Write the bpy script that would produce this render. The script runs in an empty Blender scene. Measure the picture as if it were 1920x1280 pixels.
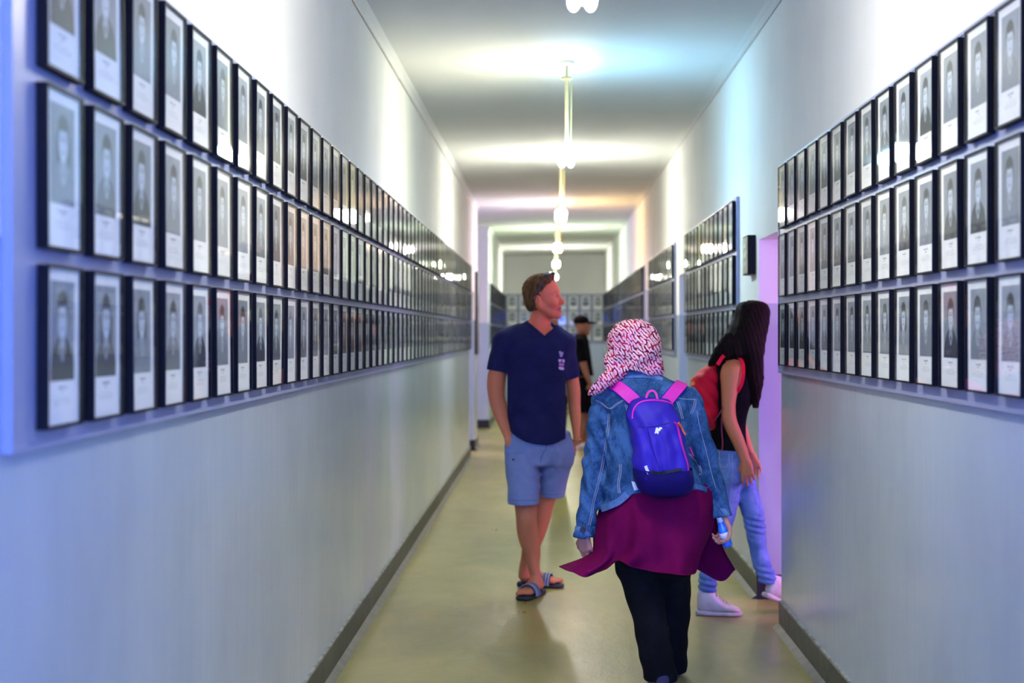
import bpy, math, random
import numpy as np
from mathutils import Vector, Matrix
from mathutils.bvhtree import BVHTree

random.seed(7)
scn = bpy.context.scene
COL = scn.collection

# ------------------------------------------------------------------ camera, world, light, exposure
CAMZ = 1.5
FP = 2667.0                       # focal length in pixels of the 1920 wide frame
VX, VY = 1030.0, 625.0            # where the corridor's axis meets the frame
cam_data = bpy.data.cameras.new('camera')
cam = bpy.data.objects.new('camera', cam_data)
COL.objects.link(cam)
cam.location = (0, 0, CAMZ)
cam.rotation_euler = (math.radians(90), 0, 0)
cam_data.sensor_width = 36
cam_data.lens = 36 * FP / 1920
cam_data.shift_x = -(VX - 960) / 1920
cam_data.shift_y = -(640 - VY) / 1920
cam_data.clip_start = 0.05
cam_data.dof.use_dof = True
cam_data.dof.focus_distance = 5.6
cam_data.dof.aperture_fstop = 2.5
scn.camera = cam

world = bpy.data.worlds.new('world')
scn.world = world
world.use_nodes = True
world.node_tree.nodes['Background'].inputs[0].default_value = (0.55, 0.65, 1.0, 1)
world.node_tree.nodes['Background'].inputs[1].default_value = 0.3

scn.view_settings.view_transform = 'Standard'
scn.view_settings.look = 'None'
scn.view_settings.gamma = 1.0
scn.view_settings.use_curve_mapping = False
scn.view_settings.exposure = 0.98
scn.cycles.use_denoising = True
scn.cycles.max_bounces = 8
scn.cycles.diffuse_bounces = 5
scn.cycles.glossy_bounces = 4
scn.cycles.transparent_max_bounces = 12
scn.cycles.sample_clamp_indirect = 6.0

TUBE_POWER = 60.0
# colour of the left and right tube of each fixture
TUBES = [((1.0, .95, .82), (1.0, .95, .82)),
         ((1.0, .95, .80), (1.0, .96, .90)),
         ((1.0, .95, .72), (.34, .70, 1.0)),
         ((1.0, .96, .84), (1.0, .96, .84)),
         ((.92, .74, .92), (1.0, .62, .30)),
         ((.86, 1.0, .72), (.86, 1.0, .72)),
         ((1.0, .98, .86), (1.0, .98, .86))]
TUBE_Y = [-0.1, 4.48, 8.95, 13.5, 18.6, 23.0, 28.2]
WINDOW_BLUE = (.07, .20, 1.0)
WINDOW_VIOLET = (.68, .26, .90)

def area(name, loc, rot, sx, sy, color, power):
    l = bpy.data.lights.new(name, 'AREA')
    l.shape = 'RECTANGLE'; l.size = sx; l.size_y = sy
    l.color = color; l.energy = power
    o = bpy.data.objects.new(name, l); COL.objects.link(o)
    o.location = loc; o.rotation_euler = rot
    o['kind'] = 'helper'
    return o
# daylight at the real windows: behind the photographer and in the side rooms
area('daylight_corridor_window', (0.11, -1.30, 1.45), (math.radians(90), 0, 0), 1.6, 1.9, WINDOW_BLUE, 95)
area('daylight_side_room', (4.3, 6.4, 1.5), (math.radians(90), 0, math.radians(100)), 1.6, 1.7, WINDOW_VIOLET, 92)
area('daylight_side_room_middle', (4.3, 11.5, 1.5), (math.radians(90), 0, math.radians(100)), 1.4, 1.7, (.35, .42, 1.0), 35)
area('daylight_side_room_far', (4.3, 16.0, 1.5), (math.radians(90), 0, math.radians(100)), 1.4, 1.7, (.62, .5, 1.0), 40)
area('daylight_stair_window', (-4.2, 18.6, 1.8), (math.radians(90), 0, math.radians(-105)), 2.2, 2.0, (.62, .5, 1.0), 75)

# ------------------------------------------------------------------ helpers
def srgb(r, g, b):
    def f(c):
        c /= 255.0
        return c / 12.92 if c <= .04045 else ((c + .055) / 1.055) ** 2.4
    return (f(r), f(g), f(b))

class E:
    """tiny expression wrapper around shader math nodes"""
    def __init__(s, nt, v): s.nt = nt; s.v = v
    def _n(s, op, *a):
        n = s.nt.nodes.new('ShaderNodeMath'); n.operation = op
        for i, x in enumerate(a):
            if isinstance(x, E): x = x.v
            if isinstance(x, (int, float)): n.inputs[i].default_value = x
            else: s.nt.links.new(x, n.inputs[i])
        return E(s.nt, n.outputs[0])
    def __add__(s, o): return s._n('ADD', s, o)
    __radd__ = __add__
    def __sub__(s, o): return s._n('SUBTRACT', s, o)
    def __rsub__(s, o): return s._n('SUBTRACT', o, s)
    def __mul__(s, o): return s._n('MULTIPLY', s, o)
    __rmul__ = __mul__
    def __truediv__(s, o): return s._n('DIVIDE', s, o)
    def abs(s): return s._n('ABSOLUTE', s)
    def sin(s): return s._n('SINE', s)
    def lt(s, o): return s._n('LESS_THAN', s, o)
    def gt(s, o): return s._n('GREATER_THAN', s, o)
    def mx(s, o): return s._n('MAXIMUM', s, o)
    def mn(s, o): return s._n('MINIMUM', s, o)
    def frac(s): return s._n('FRACT', s)
    def floor(s): return s._n('FLOOR', s)
    def sqrt(s): return s._n('SQRT', s)
    def step(s, a, b):
        n = s.nt.nodes.new('ShaderNodeMapRange'); n.interpolation_type = 'SMOOTHSTEP'
        s.nt.links.new(s.v, n.inputs[0]); n.inputs[1].default_value = a; n.inputs[2].default_value = b
        return E(s.nt, n.outputs[0])

def new_mat(name):
    m = bpy.data.materials.new(name); m.use_nodes = True
    nt = m.node_tree; b = nt.nodes['Principled BSDF']
    return m, nt, b

def mixc(nt, fac, a, b):
    n = nt.nodes.new('ShaderNodeMix'); n.data_type = 'RGBA'
    for idx, x in ((0, fac), (6, a), (7, b)):
        if isinstance(x, E): x = x.v
        if isinstance(x, (int, float)): n.inputs[idx].default_value = x
        elif isinstance(x, tuple): n.inputs[idx].default_value = (*x[:3], 1)
        else: nt.links.new(x, n.inputs[idx])
    return n.outputs[2]

def coord(nt, kind='Object', scale=(1, 1, 1), rot=(0, 0, 0)):
    tc = nt.nodes.new('ShaderNodeTexCoord'); mp = nt.nodes.new('ShaderNodeMapping')
    if kind == 'Position':
        g = nt.nodes.new('ShaderNodeNewGeometry'); nt.links.new(g.outputs['Position'], mp.inputs[0])
    else:
        nt.links.new(tc.outputs[kind], mp.inputs[0])
    mp.inputs['Scale'].default_value = scale; mp.inputs['Rotation'].default_value = rot
    return mp.outputs[0]

def xyz(nt, vec):
    s = nt.nodes.new('ShaderNodeSeparateXYZ'); nt.links.new(vec, s.inputs[0])
    return E(nt, s.outputs[0]), E(nt, s.outputs[1]), E(nt, s.outputs[2])

def noise(nt, vec, scale, detail=3, rough=.5, dist=0):
    n = nt.nodes.new('ShaderNodeTexNoise'); nt.links.new(vec, n.inputs['Vector'])
    n.inputs['Scale'].default_value = scale; n.inputs['Detail'].default_value = detail
    n.inputs['Roughness'].default_value = rough; n.inputs['Distortion'].default_value = dist
    return E(nt, n.outputs[0])

def bump(nt, bsdf, h, strength=.3, dist=.01):
    b = nt.nodes.new('ShaderNodeBump'); b.inputs['Strength'].default_value = strength
    b.inputs['Distance'].default_value = dist
    nt.links.new(h.v if isinstance(h, E) else h, b.inputs['Height']); nt.links.new(b.outputs[0], bsdf.inputs['Normal'])

def simple(name, col, rough=.6, metal=0, var=.12, scale=30, bs=.0, bd=.002, spec=None, col2=None, stretch=(1, 1, 1)):
    m, nt, b = new_mat(name)
    v = coord(nt, 'Object', stretch)
    n = noise(nt, v, scale)
    c2 = col2 if col2 else tuple(x * (1 - var * 2) for x in col)
    nt.links.new(mixc(nt, n.step(.3, .7), col, c2), b.inputs['Base Color'])
    b.inputs['Roughness'].default_value = rough; b.inputs['Metallic'].default_value = metal
    if spec is not None: b.inputs['Specular IOR Level'].default_value = spec
    if bs: bump(nt, b, n, bs, bd)
    return m

def mesh_obj(name, verts, faces, mats, parent=None, mi=None, smooth=False, loc=(0, 0, 0)):
    me = bpy.data.meshes.new(name)
    me.from_pydata([tuple(v) for v in verts], [], faces)
    for m in (mats if isinstance(mats, (list, tuple)) else [mats]): me.materials.append(m)
    if mi is not None: me.polygons.foreach_set('material_index', mi)
    if smooth: me.polygons.foreach_set('use_smooth', [True] * len(me.polygons))
    me.update()
    o = bpy.data.objects.new(name, me); COL.objects.link(o)
    o.location = loc
    if parent: o.parent = parent
    return o

class MB:
    """collects boxes / tubes into one mesh"""
    def __init__(s): s.v = []; s.f = []; s.m = []
    def box(s, x0, x1, y0, y1, z0, z1, mi=0, ztop=None):
        n = len(s.v)
        zt = ztop or (lambda x, y: z1)
        s.v += [(x0, y0, z0), (x1, y0, z0), (x1, y1, z0), (x0, y1, z0),
                (x0, y0, zt(x0, y0)), (x1, y0, zt(x1, y0)), (x1, y1, zt(x1, y1)), (x0, y1, zt(x0, y1))]
        s.f += [tuple(n + i for i in q) for q in ((0, 3, 2, 1), (4, 5, 6, 7), (0, 1, 5, 4), (1, 2, 6, 5), (2, 3, 7, 6), (3, 0, 4, 7))]
        s.m += [mi] * 6; return s
    def prism(s, poly, axis, a, b, mi=0):
        """poly: 2D points; extruded along axis from a to b"""
        n = len(s.v); k = len(poly)
        for t in (a, b):
            for (p, q) in poly:
                s.v.append({0: (t, p, q), 1: (p, t, q), 2: (p, q, t)}[axis])
        s.f.append(tuple(range(n, n + k))); s.f.append(tuple(range(n + 2 * k - 1, n + k - 1, -1)))
        for i in range(k):
            j = (i + 1) % k
            s.f.append((n + j, n + i, n + k + i, n + k + j))
        s.m += [mi] * (k + 2); return s
    def tube(s, pts, r, seg=10, mi=0, cap=True):
        pts = [Vector(p) for p in pts]; n0 = len(s.v)
        rr = r if isinstance(r, (list, tuple)) else [r] * len(pts)
        up = None
        for i, p in enumerate(pts):
            t = (pts[min(i + 1, len(pts) - 1)] - pts[max(i - 1, 0)]).normalized()
            if up is None:
                up = Vector((0, 0, 1)) if abs(t.z) < .9 else Vector((1, 0, 0))
            a = t.cross(up).normalized(); bb = a.cross(t).normalized(); up = bb
            for k in range(seg):
                an = 2 * math.pi * k / seg
                s.v.append(tuple(p + a * (math.cos(an) * rr[i]) + bb * (math.sin(an) * rr[i])))
        for i in range(len(pts) - 1):
            for k in range(seg):
                k2 = (k + 1) % seg
                s.f.append((n0 + i * seg + k, n0 + i * seg + k2, n0 + (i + 1) * seg + k2, n0 + (i + 1) * seg + k)); s.m.append(mi)
        if cap:
            s.f.append(tuple(n0 + k for k in range(seg - 1, -1, -1))); s.m.append(mi)
            s.f.append(tuple(n0 + (len(pts) - 1) * seg + k for k in range(seg))); s.m.append(mi)
        return s
    def build(s, name, mats, parent=None, smooth=False, loc=(0, 0, 0)):
        return mesh_obj(name, s.v, s.f, mats, parent, s.m, smooth, loc)

def tag(o, label=None, cat=None, group=None, kind=None):
    if label: o['label'] = label
    if cat: o['category'] = cat
    if group: o['group'] = group
    if kind: o['kind'] = kind
    return o

def empty(name, loc=(0, 0, 0), rz=0, **k):
    o = bpy.data.objects.new(name, None); COL.objects.link(o)
    o.empty_display_size = .1
    o.location = loc; o.rotation_euler = (0, 0, rz)
    return tag(o, **k)

# ------------------------------------------------------------------ setting materials
def wall_material(name, left):
    """white limewash above a glossy oil-paint dado up to 1.67 m"""
    m, nt, b = new_mat(name)
    p = coord(nt, 'Position'); x, y, z = xyz(nt, p)
    n1 = noise(nt, coord(nt, 'Position', (1, .8, .5)), 1.6, 4, .6)
    n2 = noise(nt, coord(nt, 'Position', (1, 6, .35)), 3.0, 3, .5)
    up = mixc(nt, n1.step(.35, .75), srgb(224, 225, 220), srgb(214, 216, 212))
    lo = mixc(nt, n1.step(.3, .7), srgb(182, 194, 202), srgb(168, 180, 189))
    dado = z.gt(1.67)
    nt.links.new(mixc(nt, dado, lo, up), b.inputs['Base Color'])
    r = dado * .55 + .17 + n1 * .08
    nt.links.new(r.v, b.inputs['Roughness'])
    b.inputs['Specular IOR Level'].default_value = .6
    bump(nt, b, n2 * .6 + noise(nt, p, 90, 2) * .03, .14, .012)
    return m
WALL = wall_material('wall_paint', True)
CEIL = simple('ceiling_limewash', srgb(210, 213, 210), .85, var=.02, scale=1.5)
BOARD = simple('board_paint_grey_blue', srgb(142, 150, 180), .38, var=.03, scale=4)
BASE = simple('baseboard_dark_green_grey', srgb(84, 84, 70), .45, scale=12, col2=srgb(62, 63, 54), bs=.2)
BASETOP = simple('baseboard_worn_top_edge', srgb(178, 178, 160), .5, scale=20, col2=srgb(120, 120, 104))

def floor_material():
    m, nt, b = new_mat('floor_worn_oil_paint')
    p = coord(nt, 'Position', (1, .55, 1)); x, y, z = xyz(nt, p)
    n1 = noise(nt, p, 1.3, 5, .62, .3); n2 = noise(nt, coord(nt, 'Position', (1, .6, 1), (0, 0, .3)), 8.3, 4, .6); n3 = noise(nt, p, 60, 2)
    c = mixc(nt, n1.step(.32, .68), srgb(164, 153, 80), srgb(136, 133, 74))
    c = mixc(nt, n2.step(.5, .8) * .55, c, srgb(172, 156, 80))
    nt.links.new(c, b.inputs['Base Color'])
    nt.links.new((n1 * .2 + n2 * .14 + .16).v, b.inputs['Roughness'])
    b.inputs['Specular IOR Level'].default_value = .6
    bump(nt, b, n2 * .7 + n3 * .12 + n1, .22, .02)
    return m
FLOOR = floor_material()

# ------------------------------------------------------------------ the room shell
XL, XR = -0.965, 1.185
YB, YE = -1.4, 31.0
TH = .5                            # wall thickness seen in the door reveals
def ceil_z(x, y=0): return 1.5 + 1.712 + (x - .11) * .016
DOOR_H = 2.03
RIGHT_DOORS = [(7.265, 8.04), (12.2, 13.0), (16.72, 17.5)]
LEFT_DOORS = [(17.2, 18.2)]
STAIR = (19.06, 22.5)

def wall_mesh(name, x0, x1, doors, gaps):
    mb = MB(); cuts = sorted([(a, b, DOOR_H) for a, b in doors] + [(a, b, None) for a, b in gaps])
    y = YB - .3
    top = lambda x, yy: ceil_z(x) + .02
    for a, b, h in cuts:
        mb.box(x0, x1, y, a, 0, 3, ztop=top)
        if h: mb.box(x0, x1, a, b, h, 3, ztop=top)
        y = b
    mb.box(x0, x1, y, YE + .3, 0, 3, ztop=top)
    return tag(mb.build(name, WALL), kind='structure')
wall_mesh('wall_left', XL - TH, XL, LEFT_DOORS, [STAIR])
wall_mesh('wall_right', XR, XR + TH, RIGHT_DOORS, [])
mb = MB(); mb.box(XL, XR, YE, YE + .3, 0, 3, ztop=lambda x, y: ceil_z(x) + .02)
tag(mb.build('wall_far', WALL), kind='structure')
# wall behind the photographer, with its window
mb = MB(); top = lambda x, y: ceil_z(x) + .02
mb.box(XL, XR, YB - .3, YB, 0, .45); mb.box(XL, XR, YB - .3, YB, 2.45, 3, ztop=top)
mb.box(XL, -.75, YB - .3, YB, .45, 2.45); mb.box(.97, XR, YB - .3, YB, .45, 2.45)
tag(mb.build('wall_near', WALL), kind='structure')
# side rooms behind the doors
mb = MB(); mb.box(4.5, 4.7, 4.3, 20.2, 0, 3, ztop=top); mb.box(XR + TH, 4.5, 4.3, 4.5, 0, 3, ztop=top)
mb.box(XR + TH, 4.5, 20.0, 20.2, 0, 3, ztop=top)
mb.box(XR + TH, 4.5, 9.3, 9.45, 0, 3, ztop=top); mb.box(XR + TH, 4.5, 14.3, 14.45, 0, 3, ztop=top)
tag(mb.build('wall_side_rooms_right', WALL), kind='structure')
mb = MB(); mb.box(-4.7, -4.5, 16.3, 24.2, 0, 3, ztop=top); mb.box(-4.5, XL - TH, 16.3, 16.5, 0, 3, ztop=top)
mb.box(-4.5, XL - TH, 24.0, 24.2, 0, 3, ztop=top)
tag(mb.build('wall_side_room_left', WALL), kind='structure')
mb = MB(); mb.box(-4.8, 4.8, YB - .4, YE + .4, -.12, 0)
tag(mb.build('floor', FLOOR), kind='structure')
mb = MB()
zc = [(-4.8, ceil_z(-4.8)), (4.8, ceil_z(4.8)), (4.8, ceil_z(4.8) + .15), (-4.8, ceil_z(-4.8) + .15)]
mb.prism(zc, 1, YB - .4, YE + .4)
tag(mb.build('ceiling', CEIL), kind='structure')

# windows (behind the camera and in the side rooms): frame + bright pane
def glow_mat(name, col, s):
    m, nt, b = new_mat(name); b.inputs['Base Color'].default_value = (*col, 1)
    b.inputs['Emission Color'].default_value = (*col, 1); b.inputs['Emission Strength'].default_value = s
    return m
PAINTW = simple('window_white_paint', srgb(225, 225, 222), .4, var=.03)
def window(n, loc, rz, w, h, col, s):
    mb = MB(); t = .05
    mb.box(-w/2, w/2, -.04, .04, -h/2, -h/2 + t).box(-w/2, w/2, -.04, .04, h/2 - t, h/2)
    mb.box(-w/2, -w/2 + t, -.04, .04, -h/2, h/2).box(w/2 - t, w/2, -.04, .04, -h/2, h/2)
    mb.box(-.03, .03, -.035, .035, -h/2, h/2).box(-w/2, w/2, -.03, .03, h*.18, h*.18 + .04)
    o = tag(mb.build('window_%d' % n, PAINTW, loc=loc), kind='structure'); o.rotation_euler.z = rz
    mb = MB(); mb.box(-w/2 + t, w/2 - t, -.004, .004, -h/2 + t, h/2 - t)
    mb.build('window_pane', glow_mat('daylight_pane_%d' % n, col, s), parent=o, loc=(0, .02, 0))
    return o
window(1, (.11, YB - .08, 1.45), 0, 1.72, 2.0, WINDOW_BLUE, 4)
window(2, (4.46, 6.4, 1.5), math.radians(90), 1.6, 1.8, WINDOW_VIOLET, 4)
window(3, (4.46, 11.5, 1.5), math.radians(90), 1.4, 1.8, (.5, .5, 1.0), 3)
window(4, (4.46, 16.5, 1.5), math.radians(90), 1.4, 1.8, (.6, .5, 1.0), 3)
window(5, (-4.46, 18.6, 1.8), math.radians(90), 2.0, 1.9, (.6, .5, 1.0), 3)

# baseboards: dark plinth, pale worn top edge, thin cove strip at the floor
def baseboard(name, x, sgn, segs, reveals):
    mb = MB()
    for a, b in segs:
        x1 = x + sgn * .014
        lo, hi = min(x, x1), max(x, x1)
        mb.box(lo, hi, a, b, 0, .128, 0)
        mb.box(min(x, x + sgn * .012), max(x, x + sgn * .012), a, b, .128, .138, 1)
        x2 = x + sgn * .045
        poly = [(x1, 0), (x2, 0), (x1, .022)] if sgn > 0 else [(x1, 0), (x1, .022), (x2, 0)]
        mb.prism(poly, 1, a, b, 0)
    for y, s2 in reveals:            # plinth returning into a door opening
        xa, xb = (x - sgn * TH, x + sgn * .014)
        mb.box(min(xa, xb), max(xa, xb), min(y, y + s2 * .012), max(y, y + s2 * .012), 0, .138, 2)
    return tag(mb.build(name, [BASE, BASETOP, BLACKP]), kind='structure')
BLACKP = simple('baseboard_black_return', srgb(24, 22, 26), .5)
baseboard('baseboard_left', XL, 1, [(YB, 17.2), (18.2, 19.06), (22.5, YE)], [(18.2, -1), (22.5, -1)])
baseboard('baseboard_right', XR, -1, [(YB, 7.265), (8.04, 12.2), (13.0, 16.72), (17.5, YE)], [(8.04, -1), (13.0, -1), (17.5, -1)])

# plaster cove and thin painted cable under the ceiling
mb = MB()
for x, s, z in ((XL, 1, 1.5 + 1.638), (XR, -1, 1.5 + 1.71)):
    zc_ = ceil_z(x); w = .035 if s > 0 else .06
    mb.prism([(x, z), (x + s * w * .35, z + (zc_ - z) * .6), (x + s * w, zc_), (x, zc_)], 1, YB, 19.0)
    mb.prism([(x, z), (x + s * w * .35, z + (zc_ - z) * .6), (x + s * w, zc_), (x, zc_)], 1, 22.5, YE)
tag(mb.build('trim_1', CEIL), kind='structure')
CABLE = simple('cable_grey_paint', srgb(186, 184, 178), .5)
mb = MB()
mb.tube([(XL + .006, YB, 3.128), (XL + .006, 17, 3.128)], .006, 6)
mb.tube([(XR - .006, YB, 3.20), (XR - .006, YE, 3.20)], .006, 6)
tag(mb.build('trim_2', CABLE), kind='structure')

# ------------------------------------------------------------------ display boards
def board(xw, sgn, y0, y1, z0, z1, label, end=False):
    mb = MB(); t = .0165; xw0 = xw; xw = xw + sgn * .0015
    if end:
        mb.box(xw0, y1, YE - t, YE - .0015, z0, z1, 0)   # xw..y1 are x limits here
    else:
        xa = xw + sgn * t
        xa = xw0 + sgn * t; mb.box(min(xw, xa), max(xw, xa), y0, y1, z0, z1)
        xb = xw0 + sgn * (t + .005); e = .011      # raised edge bead
        lo, hi = min(xa, xb), max(xa, xb)
        mb.box(lo, hi, y0, y1, z0, z0 + e).box(lo, hi, y0, y1, z1 - e, z1)
        mb.box(lo, hi, y0, y0 + e, z0 + e, z1 - e).box(lo, hi, y1 - e, y1, z0 + e, z1 - e)
    return tag(mb.build('display_board', BOARD), label, 'board', 'grey-blue display boards on the walls')
LROW = [1.475, 1.811, 2.147]; RROW = [1.495, 1.836, 2.176]
board(XL, 1, 2.50, 17.15, 1.287, 2.32, 'long grey-blue board carrying the portraits on the left wall')
board(XR, -1, 2.95, 7.24, 1.30, 2.352, 'grey-blue board behind the nearest portraits on the right wall, before the doorway')
board(XR, -1, 8.84, 12.15, 1.30, 2.352, 'grey-blue board with portraits on the right wall just past the first doorway')
board(XR, -1, 13.25, 16.68, 1.30, 2.352, 'grey-blue board with portraits on the right wall past the second doorway')
board(XR, -1, 17.6, 23.3, 1.30, 2.352, 'grey-blue board with portraits past the third doorway on the right')
board(XR, -1, 23.7, 30.6, 1.30, 2.352, 'last grey-blue board on the right wall, next to the far end wall')
board(XL, 1, 22.8, 30.6, 1.287, 2.32, 'grey-blue board at the far end of the left wall')
board(-.95, 0, 0, 1.17, 1.28, 2.36, 'board of portraits across the far end wall of the corridor', True)

# ------------------------------------------------------------------ portrait frames
FRAMEM = simple('frame_black_lacquer', srgb(12, 9, 14), .55, scale=40, spec=.18)
def sheet_material():
    m, nt, b = new_mat('mat_card_with_caption')
    x, y, z = xyz(nt, coord(nt, 'Object'))
    oi = nt.nodes.new('ShaderNodeObjectInfo'); rnd = E(nt, oi.outputs['Random'])
    def line(zc, hh, half, fr, th):
        cell = (x * fr + rnd * 91.7).floor()
        h = ((cell * 12.9898 + rnd * 7 + zc * 311).sin() * 43758.5).frac()
        return (z - zc).abs().lt(hh) * (x.abs()).lt(half) * h.gt(th)
    ink = line(-.0785, .0024, .024, 420, .25).mx(line(-.0865, .0018, .0075, 500, .3)) \
        .mx(line(-.0985, .0012, .033, 620, .35) * .6).mx(line(-.1045, .0012, .052, 620, .35) * .6).mx(line(-.1105, .0012, .044, 620, .35) * .6)
    nt.links.new(mixc(nt, ink * .62, srgb(248, 247, 245), srgb(50, 50, 60)), b.inputs['Base Color'])
    b.inputs['Roughness'].default_value = .8
    return m
SHEET = sheet_material()
def portrait_material():
    """generic head-and-shoulders print; object colour = (stripes, hair length, jacket darkness, background)"""
    m, nt, b = new_mat('portrait_print')
    X, Y, Z = xyz(nt, coord(nt, 'Object'))
    oi = nt.nodes.new('ShaderNodeObjectInfo'); rnd = E(nt, oi.outputs['Random'])
    sc = nt.nodes.new('ShaderNodeSeparateColor'); nt.links.new(oi.outputs['Color'], sc.inputs[0])
    stripes, hairl, dark = E(nt, sc.outputs[0]), E(nt, sc.outputs[1]), E(nt, sc.outputs[2])
    bgt = E(nt, oi.outputs['Alpha'])
    u = X / .0675 + (rnd - .5) * .22
    v = Z / .095
    def ell(cx, cy, rx, ry, s=.12):
        d = (((u - cx) / rx) * ((u - cx) / rx) + ((v - cy) / ry) * ((v - cy) / ry)).sqrt()
        return d.step(1 + s, 1 - s)
    n = noise(nt, coord(nt, 'Object'), 28, 3)
    bg = bgt * .22 + .11 + n * .1
    head = ell(0, .26, .42, .44, .08)
    hair = ell(0, .36, .48, .46, .10)
    longh = ell(0, .05, .60, .66, .12) * hairl
    neck = (u.abs()).step(.27, .20) * v.step(.1, .02) * v.step(-.42, -.30)
    body = ell(0, -1.10, 1.10, 1.0, .05).mx(ell(0, -.50, .50, .28, .1))
    st = (X * 520).sin().step(-.3, .3)
    cloth = .17 - dark * .15 + st * stripes * .26 + n * .05
    collar = ((u.abs() * 1.3 + (v + .62) * -1.0).abs().lt(.06)) * v.gt(-.62) * v.lt(-.30)
    skin = .56 + n * .2 - (u.abs()) * .25
    def lay(base, mask, val): return base * (1 - mask) + val * mask
    g = lay(bg, hair.mx(longh), .03 + n * .06)
    g = lay(g, body, cloth); g = lay(g, collar * .8, .62)
    g = lay(g, neck, skin * .62)
    g = lay(g, ell(0, .22, .375, .37, .07), skin)
    g = lay(g, ell(0, .62, .40, .15, .3), .04)
    for s in (-1, 1):
        g = lay(g, ell(.14 * s, .30, .085, .035, .4), .14)
        g = lay(g, ell(.14 * s, .37, .11, .018, .4) * .8, .15)
    g = lay(g, ell(0.03, .17, .035, .10, .4) * .45, .3)
    g = lay(g, ell(0, .045, .12, .022, .4), .24)
    col = nt.nodes.new('ShaderNodeCombineColor')
    for i, (a, c) in enumerate(((.90, 0), (1.0, 0), (1.14, .004))): nt.links.new((g * a + c).v, col.inputs[i])
    nt.links.new(col.outputs[0], b.inputs['Base Color']); b.inputs['Roughness'].default_value = .6
    return m
PORTRAIT = portrait_material()
def glass_material():
    m = bpy.data.materials.new('frame_glass'); m.use_nodes = True; nt = m.node_tree; nt.nodes.clear()
    out = nt.nodes.new('ShaderNodeOutputMaterial'); mx = nt.nodes.new('ShaderNodeMixShader')
    tr = nt.nodes.new('ShaderNodeBsdfTransparent'); gl = nt.nodes.new('ShaderNodeBsdfGlossy')
    tr.inputs[0].default_value = (.975, .985, .98, 1); gl.inputs['Roughness'].default_value = .035
    g = nt.nodes.new('ShaderNodeNewGeometry'); dp = nt.nodes.new('ShaderNodeVectorMath'); dp.operation = 'DOT_PRODUCT'
    nt.links.new(g.outputs['Normal'], dp.inputs[0]); nt.links.new(g.outputs['Incoming'], dp.inputs[1])
    c = 1 - E(nt, dp.outputs['Value']).abs(); c2 = c * c
    fac = (c2 * c2 * c * .95 + .045) * (1 - E(nt, g.outputs['Backfacing']))
    nt.links.new(fac.v, mx.inputs[0]); nt.links.new(tr.outputs[0], mx.inputs[1]); nt.links.new(gl.outputs[0], mx.inputs[2])
    nt.links.new(mx.outputs[0], out.inputs[0]); return m
GLASS = glass_material()

FW, FH, FD, FB = .203, .307, .022, .0055     # frame width, height, depth, face width
def rect_faces(): return [(0, 1, 2, 3)]
def proto_meshes():
    mb = MB(); w, h = FW / 2, FH / 2
    mb.box(-w, w, -FD, 0, h - FB, h).box(-w, w, -FD, 0, -h, -h + FB)
    mb.box(-w, -w + FB, -FD, 0, -h + FB, h - FB).box(w - FB, w, -FD, 0, -h + FB, h - FB)
    fr = mb.build('frame_border', FRAMEM)
    mb = MB(); mb.box(-w + FB, w - FB, -.014, -.001, -h + FB, h - FB); sh = mb.build('mat_card', SHEET)
    mb = MB(); mb.box(-.0675, .0675, -.0006, 0, -.095, .095); ph = mb.build('portrait_photograph', PORTRAIT)
    ph.location = (0, -.014, .030)
    mb = MB(); mb.box(-w + FB, w - FB, -.0012, 0, -h + FB, h - FB); gl = mb.build('glass_pane', GLASS)
    gl.location = (0, -.0195, 0)
    return [fr, sh, ph, gl]
protos = proto_meshes()
first_used = [False]
LOOKS = {  # stripes, hair, dark : words
    'sd': (0, 0, 1.0, 'portrait in dark jacket'), 'sl': (0, 0, .35, 'portrait in grey jacket'), 'st': (1, 0, .55, 'portrait in striped jacket'),
    'lt': (1, 1, .5, 'long-haired portrait in striped jacket'), 'ld': (0, 1, .9, 'long-haired portrait in dark top')}
def portrait(loc, rz, look, label, group, tone):
    root = empty('portrait_frame', loc, rz, label=label, cat='picture frame', group=group)
    root.rotation_euler = (max(-.007, min(.007, random.gauss(0, .004))), 0, rz + max(-.010, min(.010, random.gauss(0, .006))))
    for p in protos:
        if first_used[0]:
            c = p.copy(); COL.objects.link(c)
        else: c = p
        c.parent = root
        if c.name.startswith('portrait_photograph'):
            L = LOOKS[look]; c.color = (L[0], L[1], L[2], tone)
    first_used[0] = True
    return root
ORD = ['first', 'second', 'third', 'fourth', 'fifth', 'sixth', 'seventh', 'eighth', 'ninth', 'tenth', 'eleventh', 'twelfth',
       'thirteenth', 'fourteenth', 'fifteenth', 'sixteenth', 'seventeenth', 'eighteenth', 'nineteenth', 'twentieth']
ORD += ['twenty-' + o for o in ORD[:9]] + ['thirtieth'] + ['thirty-' + o for o in ORD[:9]] + ['fortieth']
ROWN = ['bottom', 'middle', 'top']
KEYS = list(LOOKS)
LEFT_LOOK = {0: ['sd', 'ld', 'lt', 'sl', 'sd', 'st', 'st', 'sd', 'sl', 'sl', 'sd', 'sd'],
             1: ['lt', 'sl', 'sd', 'st', 'st', 'st', 'st', 'sl', 'sd', 'sd', 'sl', 'sd'],
             2: ['sd', 'sd', 'st', 'st', 'sd', 'st', 'st', 'sl', 'ld', 'sl', 'sd', 'sl']}
RIGHT_LOOK = {0: ['st', 'st', 'sd', 'st', 'lt', 'lt', 'lt', 'st', 'st', 'sd', 'sl', 'sd', 'sd', 'sd'],
              1: ['st', 'sd', 'sd', 'st', 'sd', 'st', 'sl', 'sl', 'sd', 'sl', 'sl', 'sl', 'sl', 'sd'],
              2: ['st', 'st', 'st', 'sd', 'st', 'sd', 'sd', 'st', 'sd', 'sd', 'sl', 'sd', 'sl', 'sl']}
PITCH = .2664
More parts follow.
